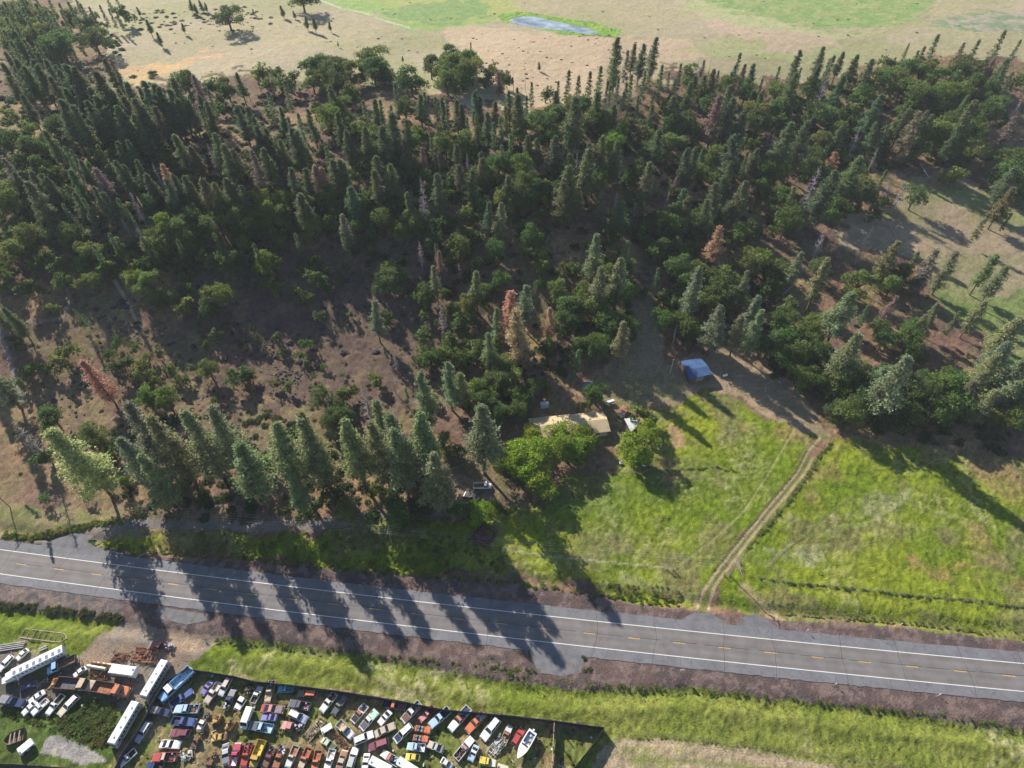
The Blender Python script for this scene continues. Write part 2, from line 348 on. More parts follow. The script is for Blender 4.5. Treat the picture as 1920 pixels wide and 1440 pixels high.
# strip south of the highway
SG, SY = (0.105, 0.142, 0.016), (0.158, 0.175, 0.036)
zs = paint("-300,1120 0,1130 220,1165 640,1200 1000,1260 1300,1265 1920,1345 2300,1390 2300,1900 -300,1900", SG, SY, 3, F1, .32, .66, v=1.0)
paint(zs * (ramp(.55, .7, fbm(Xg, Yg, 12, 5, 61)) * ramp(.4, .6, F3)), (0.28, 0.25, 0.15), v=1.0, a=.6)
lane("1100,1283 1160,1285 1300,1293 1440,1303 1600,1322 1740,1336 1990,1375", 5, (0.09, 0.10, 0.035), .7, .9)  # shade of the weedy bank painted into the verge as a dark strip
lane("1170,1385 1280,1386 1420,1400 1560,1420 1700,1440", 3.5, (0.12, 0.12, 0.04), .8, .9)
lane("380,1200 500,1210 640,1222 760,1238 900,1250 1000,1256", 5, (0.10, 0.11, 0.04), .6, .9)
paint("1110,1460 1120,1400 1160,1385 1280,1392 1500,1420 1700,1450 1900,1500 1100,1560", (0.32, 0.25, 0.16), (0.20, 0.20, 0.08), 3, F2, v=.7)
lane("1112,1450 1125,1415 1180,1392 1260,1396 1400,1418 1560,1440", 6, (0.37, 0.28, 0.19), .7)
lane("1190,1425 1300,1428 1450,1445", 5, (0.15, 0.17, 0.05), .7)
# scrapyard floor
YARD = "355,1258 640,1298 900,1340 1130,1360 1070,1445 1050,1600 150,1600 205,1440 280,1310"
paint(YARD, (0.12, 0.14, 0.035), (0.22, 0.17, 0.09), 2, F2, .42, .62, v=.9)
paint("-60,1250 0,1215 130,1235 200,1190 230,1168 300,1150 400,1156 425,1178 370,1225 345,1255 290,1310 240,1370 130,1330 0,1310 -60,1330", (0.19, 0.165, 0.14), (0.26, 0.19, 0.135), 3, F2, v=.25)
paint("-60,1250 130,1245 260,1290 255,1335 130,1330 -60,1345", (0.11, 0.10, 0.085), (0.09, 0.11, 0.04), 4, F2, v=.5)
paint("-60,1345 130,1335 250,1340 215,1440 -60,1440", (0.075, 0.11, 0.025), (0.12, 0.13, 0.05), 4, F1, v=1.0)
paint("75,1415 90,1385 108,1378 140,1395 200,1420 205,1432 150,1432", (0.33, 0.31, 0.29), (0.20, 0.19, 0.18), 2, F3, v=.1)
paint("-20,1180 60,1190 200,1190 215,1178 140,1160 -20,1135", SG, SY, 2, F1, v=1.0)
# gravel beside the asphalt, following the road itself
OFF = roff(Xg, Yg); GR = (0.120, 0.082, 0.074); GR2 = (0.088, 0.068, 0.066)
edge = (fbm(Xg, Yg, 5, 4, 71) - .5) * 5 + (fbm(Xg, Yg, 30, 2, 73) - .5) * 5
xs = PX
wN = np.interp(xs, [-500, 300, 420, 640, 1000, 1240, 1460, 1700, 1920, 2500], [7.5, 7.5, 9, 10.5, 11.8, 9.5, 9, 10.2, 9.5, 9.5]) + edge * .3
wS = np.interp(xs, [-500, 0, 250, 640, 860, 1080, 1300, 1920, 2500], [12.5, 13, 12, 12.5, 14, 15, 10.5, 13, 13]) + edge * .3
near = (DP > 60) & (np.abs(Xg) < 600)
gz = ((OFF > 0) & (OFF < wN) | (OFF <= 0) & (OFF > -wS)) & near
paint(gz.astype(float), GR, GR2, noise=F2, v=.25)
paint((gz & (F3 > .56)).astype(float), (0.17, 0.125, 0.11), v=.4, a=.6)
paint((gz & (OFF < 0) & (xs < 230)).astype(float), (0.12, 0.11, 0.115), (0.17, 0.13, 0.11), noise=F3, v=.7, a=.8)
# fine variation everywhere
base *= (1 + (F3 - .5)[..., None] * (.35 + .55 * veg[..., None]) + (F5 - .5)[..., None] * (.2 + .6 * veg[..., None]))
base = np.clip(base, .01, .8)
# relief
H2 = Hh + veg * ((F3 - .5) * .7 + (F5 - .5) * .5) * np.clip(DP / 260, .75, 1.6) * (np.abs(Xg) < 900) + (F2 - .5) * .5 * (1 - np.exp(-(OFF / 25.) ** 2))
flat = np.abs(OFF) < 8.3
ditchN = np.exp(-((OFF - wN - 2.6) / 2.0) ** 2); ditchS = np.exp(-((OFF + wS + 1.5) / 2.0) ** 2)
H2 = H2 - (ditchN * .9 + ditchS * .8) * near + np.exp(-((OFF + wS + 5) / 2.) ** 2) * .45 * near
H2 = np.where(flat, -.06, H2)
pondP = pl("950,38 968,32 990,30 1010,32 1030,37 1075,47 1105,53 1124,62 1100,64 1066,58 1020,53 975,47")
zp = inside(pondP, PX, PY); H2 = np.where(zp, Hh - .35, H2)
nv, nu = Xg.shape
idx = np.arange(nv * nu).reshape(nv, nu)
q = np.stack([idx[:-1, :-1], idx[:-1, 1:], idx[1:, 1:], idx[1:, :-1]], -1).reshape(-1, 4)
gm = bpy.data.materials.new('ground'); gm.use_nodes = True; n = gm.node_tree.nodes; l = gm.node_tree.links; b = n['Principled BSDF']
b.inputs['Roughness'].default_value = .95; b.inputs['Specular IOR Level'].default_value = .1
at = n.new('ShaderNodeAttribute'); at.attribute_name = 'tint'; geo = n.new('ShaderNodeNewGeometry')
nt = n.new('ShaderNodeTexNoise'); nt.inputs['Scale'].default_value = 2.2; nt.inputs['Detail'].default_value = 4; nt.inputs['Roughness'].default_value = .7; l.new(geo.outputs['Position'], nt.inputs['Vector'])
mr = n.new('ShaderNodeMapRange'); mr.inputs[1].default_value = .3; mr.inputs[2].default_value = .7; mr.inputs[3].default_value = .6; mr.inputs[4].default_value = 1.4; l.new(nt.outputs[0], mr.inputs[0])
mx = n.new('ShaderNodeVectorMath'); mx.operation = 'SCALE'; l.new(at.outputs['Color'], mx.inputs[0]); l.new(mr.outputs[0], mx.inputs['Scale']); l.new(mx.outputs[0], b.inputs['Base Color'])
bp = n.new('ShaderNodeBump'); bp.inputs['Distance'].default_value = .22; l.new(nt.outputs[0], bp.inputs['Height']); l.new(bp.outputs[0], b.inputs['Normal'])
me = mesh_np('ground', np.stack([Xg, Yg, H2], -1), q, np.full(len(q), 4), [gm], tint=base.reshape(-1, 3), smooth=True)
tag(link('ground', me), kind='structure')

# pond
pg = []
for x, y in pondP:
    g = gnd(x, y); pg.append((g[0], g[1]))
pz = gnd(1030, 45)[2] - .12
water = mat('pond_water', (0.22, 0.25, 0.27), rough=.15, spec=.8, noise=.7, nscale=.12, bump=.05)
MB().add([(x, y, pz) for x, y in pg] , [tuple(range(len(pg)))[::-1]]).build('pond', water); tag(bpy.data.objects['pond'], kind='structure')

# ---------------------------------------------------------------- highway
def strip(mb, x0, x1, o0, o1, z, step=2.0, m=0, jag=0.0):
    n = max(2, int((x1 - x0) / step) + 1); xs = np.linspace(x0, x1, n); vs = []
    for i, x in enumerate(xs):
        s = np.polyval(np.polyder(RC), x); k = 1 / math.sqrt(1 + s * s)
        for o in (o0, o1):
            j = jag * (vnoise(np.array([x / 1.7]), np.array([o]), 5)[0] - .5) if abs(o) > 6 else 0
            o2 = o + j; vs.append((x - s * k * o2, rdy(x) + k * o2, z))
    mb.add(vs, [(2 * i, 2 * i + 2, 2 * i + 3, 2 * i + 1) for i in range(n - 1)], m)
asph = bpy.data.materials.new('asphalt'); asph.use_nodes = True; n = asph.node_tree.nodes; l = asph.node_tree.links; b = n['Principled BSDF']; b.inputs['Roughness'].default_value = .85
geo = n.new('ShaderNodeNewGeometry'); uv = n.new('ShaderNodeAttribute'); uv.attribute_name = 'lane'
sx = n.new('ShaderNodeSeparateXYZ'); l.new(uv.outputs['Vector'], sx.inputs[0])
cr_ = n.new('ShaderNodeValToRGB'); mp = n.new('ShaderNodeMapRange'); mp.inputs[1].default_value = -8; mp.inputs[2].default_value = 8; l.new(sx.outputs[1], mp.inputs[0]); l.new(mp.outputs[0], cr_.inputs[0])
e = cr_.color_ramp.elements; e[0].position = 0; e[0].color = (.140, .139, .152, 1); e[1].position = 1; e[1].color = (.140, .139, .152, 1)
for o_, c_ in ((-3.75, (.140, .139, .152)), (-3.55, (.155, .135, .135)), (-2.9, (.142, .128, .126)), (-1.8, (.165, .150, .148)), (-.8, (.138, .126, .125)), (0, (.155, .142, .14)), (.8, (.138, .126, .125)), (1.8, (.165, .150, .148)), (2.9, (.142, .128, .126)), (3.55, (.155, .135, .135)), (3.75, (.140, .139, .152))):
    q_ = e.new((o_ + 8) / 16); q_.color = (*c_, 1)
nt = n.new('ShaderNodeTexNoise'); nt.inputs['Scale'].default_value = .25; nt.inputs['Detail'].default_value = 10; nt.inputs['Roughness'].default_value = .65; l.new(geo.outputs['Position'], nt.inputs['Vector'])
mr = n.new('ShaderNodeMapRange'); mr.inputs[1].default_value = .3; mr.inputs[2].default_value = .7; mr.inputs[3].default_value = .78; mr.inputs[4].default_value = 1.2; l.new(nt.outputs[0], mr.inputs[0])
vo = n.new('ShaderNodeTexVoronoi'); vo.feature = 'DISTANCE_TO_EDGE'; vo.inputs['Scale'].default_value = .33
wv = n.new('ShaderNodeVectorMath'); wv.operation = 'ADD'; sn = n.new('ShaderNodeVectorMath'); sn.operation = 'SCALE'; sn.inputs['Scale'].default_value = 2.2; l.new(nt.outputs['Color'], sn.inputs[0]); l.new(geo.outputs['Position'], wv.inputs[0]); l.new(sn.outputs[0], wv.inputs[1]); l.new(wv.outputs[0], vo.inputs['Vector'])
cm = n.new('ShaderNodeMapRange'); cm.inputs[1].default_value = .006; cm.inputs[2].default_value = .022; cm.inputs[3].default_value = .62; l.new(vo.outputs['Distance'], cm.inputs[0])
ab = n.new('ShaderNodeMath'); ab.operation = 'ABSOLUTE'; l.new(sx.outputs[1], ab.inputs[0]); st_ = n.new('ShaderNodeMath'); st_.operation = 'GREATER_THAN'; st_.inputs[1].default_value = 3.9; l.new(ab.outputs[0], st_.inputs[0])
mxf = n.new('ShaderNodeMix'); l.new(st_.outputs[0], mxf.inputs[0]); mxf.inputs[2].default_value = 1; l.new(cm.outputs[0], mxf.inputs[3])
mm = n.new('ShaderNodeMath'); mm.operation = 'MULTIPLY'; l.new(mr.outputs[0], mm.inputs[0]); l.new(mxf.outputs[0], mm.inputs[1])
mx = n.new('ShaderNodeVectorMath'); mx.operation = 'SCALE'; l.new(cr_.outputs[0], mx.inputs[0]); l.new(mm.outputs[0], mx.inputs['Scale']); l.new(mx.outputs[0], b.inputs['Base Color'])
def lanemesh(name, mb, mats):
    me = mb.mesh(name, mats); a = me.attributes.new('lane', 'FLOAT_VECTOR', 'POINT'); co = np.zeros(len(me.vertices) * 3); me.vertices.foreach_get('co', co); co = co.reshape(-1, 3)
    o = roff(co[:, 0], co[:, 1]); a.data.foreach_set('vector', np.stack([co[:, 0], o, 0 * o], -1).astype(np.float32).ravel()); return me
mb = MB(); strip(mb, -700, 700, -6.3, 6.6, .03, 1.0, 0, .45)
tag(link('road', lanemesh('road', mb, [asph])), kind='structure')
oldasph = mat('old_asphalt', (0.135, 0.132, 0.140), rough=.9, noise=.22, nscale=.5, coord='Object')
mb = MB()
for P_ in ("990,1212 1100,1226 1088,1262 1050,1268 1008,1260", "1275,1164 1283,1158 1300,1149 1330,1149 1350,1160 1366,1172 1290,1168", "1380,1173 1398,1154 1412,1152 1434,1158 1462,1180 1440,1182", "60,1030 100,1012 140,1000 178,1004 165,1014 180,1026 240,1040 60,1034", "300,1138 380,1150 400,1160 350,1172 300,1160 290,1145"):
    pp = pl(P_); vs = []
    for i in range(len(pp)):
        a = pp[i]; c = pp[(i + 1) % len(pp)]
        for t in np.linspace(0, 1, 7)[:-1]:
            x, y = a + (c - a) * t + (np.random.rand(2) - .5) * 1.3; g = gnd(x, y, 0); vs.append((g[0], g[1], .024))
    mb.add(vs, [tuple(range(len(vs)))[::-1]])
tag(mb.build('road_apron', oldasph), kind='structure')
# paint and cracks
white = mat('white_road_paint', (0.72, 0.72, 0.70), rough=.6, noise=.12, nscale=3)
yellow = mat('yellow_road_paint', (0.62, 0.37, 0.05), rough=.6, noise=.2, nscale=3)
tar = mat('tar_crack', (0.045, 0.042, 0.045), rough=.8)
mb = MB(); strip(mb, -700, 700, 3.52, 3.68, .036); strip(mb, -700, 700, -3.68, -3.52, .036)
tag(mb.build('road_edge_lines', white), kind='structure')
mb = MB()
sl_ = -math.hypot(_D[0][0], 0)
x = _D[6][0] - 3.05 / 2
for k in range(-40, 40):
    a = _D[6][0] + k * 12.19 * .992; strip(mb, a - 1.6, a + 1.6, -.08, .08, .036, .8)
tag(mb.build('road_centre_dashes', yellow), kind='structure')
mb = MB()
for k in range(-12, 13):
    g = gnd(1010 + k * 108 + ru(-15, 15), 1190); x = g[0]; o = -6.3; px = x
    while o < 6.3:
        o2 = o + 1.1; x2 = x + ru(-.25, .35)
        vs = []
        for (xx, oo) in ((x, o), (x + .09, o), (x2 + .09, o2), (x2, o2)): vs.append((xx + .12 * oo, rdy(xx) + oo, .040))
        mb.add(vs, [(0, 1, 2, 3)]); x, o = x2, o2
xa = -150
while xa < 170:
    L_ = ru(4, 12); o = .22 + ru(-.1, .1); strip(mb, xa, xa + L_, o, o + .12, .040, 1); xa += L_ + ru(0, 3)
tag(mb.build('road_cracks', tar), kind='structure')
# ================================================================ TREES
def cards(centers, size, n, spread, rng, tintc, flat=0.0):
    """small leaf triangles scattered round each centre -> vertices, tints"""
    c = np.repeat(centers, n, 0); t = np.repeat(tintc, n)
    sz = np.repeat(size, n) if hasattr(size, '__len__') else np.full(len(c), size)
    sprd = np.repeat(spread, n)[:, None] if hasattr(spread, '__len__') else spread
    c = c + rng.normal(size=c.shape) * sprd * np.array([1, 1, 1 - flat])
    a = rng.normal(size=c.shape); a[:, 2] *= (1 - flat); a /= np.linalg.norm(a, axis=1)[:, None]
    b = np.cross(a, rng.normal(size=c.shape)); b /= np.linalg.norm(b, axis=1)[:, None]
    s = (sz * rng.uniform(.6, 1.3, len(c)))[:, None]
    V = np.stack([c - a * s * .5, c + a * s * .5 + b * s * .12, c + b * s * .75], 1).reshape(-1, 3)
    T = np.repeat(t * rng.uniform(.8, 1.2, len(c)), 3)
    return V, np.stack([T * rng.uniform(.94, 1.06), T, T], -1)
def soup(name, V, T, m): return mesh_np(name, V, np.arange(len(V)), np.full(len(V) // 3, 3), [m], tint=T)
def limbs(name, segs, m, n=5):
    mb = MB()
    for a, b, r, r2 in segs: mb.cyl(a, b, r, r2, n=n, cap=False)
    return mb.mesh(name, [m])
def make_pine(seed, H=25., R=3.6, c0=.22, lod=1.0, sparse=1.0, name='pine', pw=.72):
    """ponderosa-like conifer, unit height H; whorls of ragged branches"""
    rng = np.random.default_rng(seed); cen = []; tt = []; ss = []; segs = []
    bend = rng.normal(size=2) * .012
    def ax(z): return np.array([bend[0] * z * z / H, bend[1] * z * z / H, z])
    nz = 9
    for i in range(nz): segs.append((ax(H * i / nz), ax(H * (i + 1) / nz), .36 * (1 - i / nz) + .04, .36 * (1 - (i + 1) / nz) + .03))
    nb = int(125 * lod * sparse); hs = c0 + (1 - c0) * (np.arange(nb) + rng.random(nb)) / nb
    lobes = rng.uniform(.72, 1.15, 12)
    for k, h in enumerate(hs):
        t = (h - c0) / (1 - c0)
        prof = min(1, .45 + 2.6 * t) * (1 - t) ** pw * (1 - .08 * t) * 1.05 + .05
        az = rng.uniform(0, 2 * math.pi); L = R * prof * rng.uniform(.72, 1.12) * lobes[int(az / (2 * math.pi) * 6) + 6 * int(t > .5)]
        p0 = ax(h * H); dr = np.array([math.cos(az), math.sin(az), rng.uniform(-.28, .25) + .5 * t])
        if lod >= .9 and rng.random() < .6: segs.append((p0, p0 + dr * L * .8, .05, .02))
        m = max(2, int(L / .75))
        for j in range(m):
            f = (.18 + .82 * (j + .5) / m); q = p0 + dr * L * f; q[2] -= .10 * L * f * f
            cen.append(q + rng.normal(size=3) * .12); ss.append(.36 + .12 * L * .3); tt.append(rng.uniform(.78, 1.22) * (.9 + .2 * f))
    for j in range(4): cen.append(ax(H * (.96 + .012 * j))); ss.append(.3); tt.append(1.1)
    V, T = cards(np.array(cen), .56 / math.sqrt(lod), int(17 if lod > .9 else 9), np.array(ss), rng, np.array(tt), .35)
    return soup('crown', V, T, MT['leaf']), limbs('trunk', segs, MT['bark'])
def make_oak(seed, lod=1.0, name='oak'):
    """broadleaf crown of unit diameter 10 m, height about 9.5 m"""
    rng = np.random.default_rng(seed); cen = []; tt = []; ss = []; segs = [((0, 0, 0), (0, 0, 3.4), .34, .26)]
    nl = rng.integers(10, 15)
    for i in range(nl):
        az = i / nl * 2 * math.pi * 2.4 + rng.uniform(-.4, .4); rr = rng.uniform(.8, 3.7) if i else 0.3
        lc = np.array([math.cos(az) * rr, math.sin(az) * rr, rng.uniform(3.4, 8.6) - .45 * rr]); lr = rng.uniform(.95, 2.1)
        segs.append(((0, 0, 2.2 + rng.random()), tuple(lc * np.array([.8, .8, .9])), .17, .05))
        nn = int(46 * lod * (lr / 1.8) ** 2); d = rng.normal(size=(nn, 3)); d /= np.linalg.norm(d, axis=1)[:, None]; d[:, 2] = np.where(d[:, 2] < -.45, -d[:, 2], d[:, 2])
        rad = lr * rng.uniform(.72, 1.08, nn)[:, None]
        cen.append(lc + d * rad * np.array([1, 1, .82])); tl = rng.uniform(.75, 1.25); tt.append(tl * rng.uniform(.8, 1.2, nn)); ss.append(np.full(nn, .26))
    cen = np.concatenate(cen); V, T = cards(cen, .42 / math.sqrt(lod), 9, np.concatenate(ss), rng, np.concatenate(tt), .1)
    return soup('crown', V, T, MT['leaf']), limbs('trunk', segs, MT['bark'])
def make_shrub(seed, lod=1.0):
    rng = np.random.default_rng(seed); nn = int(90 * lod); d = rng.normal(size=(nn, 3)); d /= np.linalg.norm(d, axis=1)[:, None]; d[:, 2] = abs(d[:, 2])
    cen = d * rng.uniform(.5, 1.0, nn)[:, None] * np.array([1, 1, .8]); V, T = cards(cen, .34, 5, .12, rng, rng.uniform(.75, 1.25, nn), .1)
    return V, T
def make_snag(seed, H=22., R=2.6, full=True):
    rng = np.random.default_rng(seed); mb = MB(); mb.cyl((0, 0, 0), (0.1, 0, H * .5), .3, .18, n=6, cap=False); mb.cyl((.1, 0, H * .5), (.25, .1, H), .18, .03, n=5, cap=False)
    for k in range(120 if full else 40):
        h = rng.uniform(.2, .98); t = (h - .2) / .8; L = R * (1.05 - t) ** .7 * rng.uniform(.5, 1.1) * min(1, .5 + 2 * t); az = rng.uniform(0, 6.283)
        a = Vector((.1, 0, h * H)); d = Vector((math.cos(az), math.sin(az), rng.uniform(-.35, .35))); e = a + d * L
        mb.cyl(a, e, .07, .03, n=3, cap=False)
        for j in range(4 if full else 2):
            f = rng.uniform(.35, 1); q = a + d * L * f; w = Vector(rng.normal(size=3)); mb.cyl(q, q + w.normalized() * L * .3, .04, .02, n=3, cap=False)
    return mb.mesh('bare_branches', [MT['deadbark']])
PINES = [make_pine(10 + i, R=r, c0=c) for i, (r, c) in enumerate(((3.9, .22), (4.5, .2), (3.6, .27), (4.8, .22), (4.2, .14), (4.0, .30)))]
PWIDE = [make_pine(30 + i, R=r, c0=c, pw=.95, lod=1.15) for i, (r, c) in enumerate(((4.9, .20), (5.4, .26), (4.5, .30), (5.2, .16), (4.8, .13)))]
PDEAD = [make_pine(50 + i, R=r, c0=.12, sparse=.85) for i, r in enumerate((4.8, 4.2, 5.2))]
OAKS = [make_oak(70 + i) for i in range(7)]
OAKLO = [make_oak(90 + i, lod=.32) for i in range(5)]
SNAGS = [make_snag(110 + i, R=r) for i, r in enumerate((3.6, 2.8, 4.2, 3.2))]
SPARE = [make_snag(120 + i, R=1.6, full=False) for i in range(2)]
OFFS = {1: (0, 60), 2: (480, 60), 3: (960, 60), 4: (1440, 60), 5: (0, 400), 6: (480, 400), 7: (960, 400), 8: (1440, 400), 9: (0, 740), 10: (480, 740), 11: (840, 620), 12: (1440, 560)}
PD = {
1: "40,150,300 130,200,420 230,210,400 340,210,420 490,240,480 545,260,480 600,300,380 700,300,560 780,200,300 870,290,260 950,380,500 830,430,420 420,510,460 520,550,440 590,620,380 150,470,300 60,330,300 20,230,320 280,250,380 400,260,340 1010,490,450 1070,370,400 1130,400,420 1190,410,420 1240,430,420 1280,350,420 1330,500,330 1400,520,300 1480,470,300 1540,520,300 920,490,400 860,560,420 660,420,400 720,480,420 560,420,360 480,420,340 640,520,380 780,560,380 1060,560,380 1150,560,340 990,620,360 1070,730,280 750,330,300 340,740,320 480,860,240 530,880,220 730,850,240 860,820,260 950,810,280 1310,770,330 1420,860,300 1460,900,260 1600,760,330 1670,850,380 1740,880,300 1780,560,330 1850,560,300 1890,640,300 600,960,300 670,980,300 870,960,320 920,1000,300 1100,1060,280 1140,980,250g 720,1020,340b 1215,990,260d 20,950,300b 970,1200,300g 1240,1100,320 1300,1060,300 1370,1080,300 1420,1130,260 1500,1100,360 1600,1130,300 1680,1100,320 1740,1130,300 1810,1150,280 1880,880,320b 290,1060,300 340,1090,300 230,1040,280 90,1060,300 560,1200,280 620,1250,240 700,1160,300 760,1200,300 880,1250,220 930,1300,200 470,1290,200 350,1310,180 1345,250,130s 1500,290,170s 1740,290,190s 1830,360,180s 820,200,200b 180,250,400 380,330,380 110,260,300 440,280,400 1040,420,300 1250,520,330 880,430,300 970,420,300",
2: "180,560,260 240,640,220 310,610,230 390,580,300 260,720,330 300,740,330 660,740,320 700,820,200 520,860,230 50,870,300 110,960,240 570,950,300 620,960,280 660,980,250 250,1020,280 350,1020,280 430,1000,270d 480,1010,270d 880,500,260 930,510,230 1220,470,260 1260,450,240 1340,490,250 1400,490,260 1430,500,230 1500,510,260 1540,540,260 1640,440,300 1680,480,260 1730,600,260 1790,520,260 1870,560,230 1900,440,260 1610,80,110 1310,750,240 1360,700,200 1580,900,220g 1690,900,260 1840,790,150g 1840,850,220 1910,770,240 1240,860,220b 1360,880,160g 1090,860,150 1060,1020,150 1820,300,180b 1750,280,120b 20,400,110s 120,480,150s 380,370,190g 730,130,120g 770,170,90 1100,1140,100b 1160,1160,100g 0,700,280 60,720,260 1095,180,55m 610,70,45m 1830,640,240 1780,680,220 1650,620,220 1580,640,220",
3: "800,40,420 770,200,220 870,140,220 915,90,260 980,90,320 1075,40,330 1050,220,230 1130,250,230 900,320,240 840,450,160 800,350,200 720,370,200 670,260,240 590,300,240 500,330,220 430,290,230 350,370,160 150,380,180 110,480,200 40,420,200 1000,290,220 1070,440,180 950,480,160 1180,300,150 1270,240,200 1230,350,170 1310,260,150b 1400,220,160g 1440,210,140b 1500,190,190s 1715,160,220 1750,240,230b 1820,240,270 1880,350,150 1650,300,180 1680,250,200 1550,290,160 1580,340,120 1370,330,150 1890,430,140 10,300,150s 100,310,140s 740,400,220 860,380,200 410,690,230 130,770,260 560,830,300 410,870,280 490,900,170g 1030,830,190g 1380,860,340 1330,870,330 1440,870,260 1830,870,260 1250,1080,180b 1180,1190,200g 790,1180,200g 930,1260,180g 1500,1160,200g 1390,580,130g 850,630,120b 205,225,70m 1770,900,220 1700,880,240",
4: "235,140,330 90,260,180 420,110,260 380,200,200 500,180,250 565,150,260 680,170,280 790,200,300 740,290,220 250,270,180 1060,90,130 1280,20,230 1180,110,200 960,190,130 1590,60,220 1480,80,170b 1780,-10,240 1900,60,160 640,230,160 470,200,220 1130,140,180 1000,620,260 1010,600,220 830,680,270 900,700,230 1200,590,320 1250,620,280 1170,640,250 700,700,260g 830,860,200g 510,900,190d 890,1040,220 1040,1130,280g 1300,160,110s 1240,210,100b 1860,630,350b 1690,670,150b 1920,480,250g 60,720,160g 20,740,160g 1780,260,240 1840,300,240 200,1160,250 60,900,200 160,960,200 1110,690,250",
5: "30,700,330 620,760,160 550,720,150 620,1095,420d 280,60,200 350,30,180 560,30,150 1000,60,200g 900,20,180g 660,10,200 30,80,150 700,240,230 1060,180,240 1330,200,230 1600,150,240 1780,190,220 1900,230,230 820,150,230",
6: "1220,200,230g 1370,280,230b 1520,370,130g 1380,650,300g 1030,1030,180g 1010,1180,170g 790,1290,320g 1795,720,280 1750,900,300 1905,590,400d 1955,720,430d 1430,1120,360 1530,1200,270 1240,1220,440",
7: "1100,410,200 1580,700,390 1740,770,320 500,1030,250 1570,100,350d 290,710,230d 1240,830,180s",
8: "440,100,290g 960,210,330 1130,290,250 1290,270,420b 1430,290,380 1720,310,370 1790,400,380 970,620,310b 640,590,460w 760,690,240 690,920,470w 1290,680,280 1440,740,240 1640,650,350 1880,800,440w 1720,1050,400w 1930,1090,460w 1080,1100,350w 900,1150,300w 1660,0,240w 1830,0,160 1190,760,260 800,80,340g 1620,1180,330w 1560,1260,300w 1800,960,420w 1700,1330,330w 1890,1260,360w",
9: "400,280,740y 930,60,840w 1120,170,640w 1050,450,520w 890,320,500w 1370,130,760w 1560,100,860w 1750,370,600w 90,200,440g 190,830,200",
10: "130,250,760w 300,140,560w 340,180,600w 660,210,520w 900,40,460w 870,220,480w 1020,140,540w 1030,290,500w 1190,150,520w 1340,460,440 1680,100,640w 250,620,300 1250,200,380w",
}
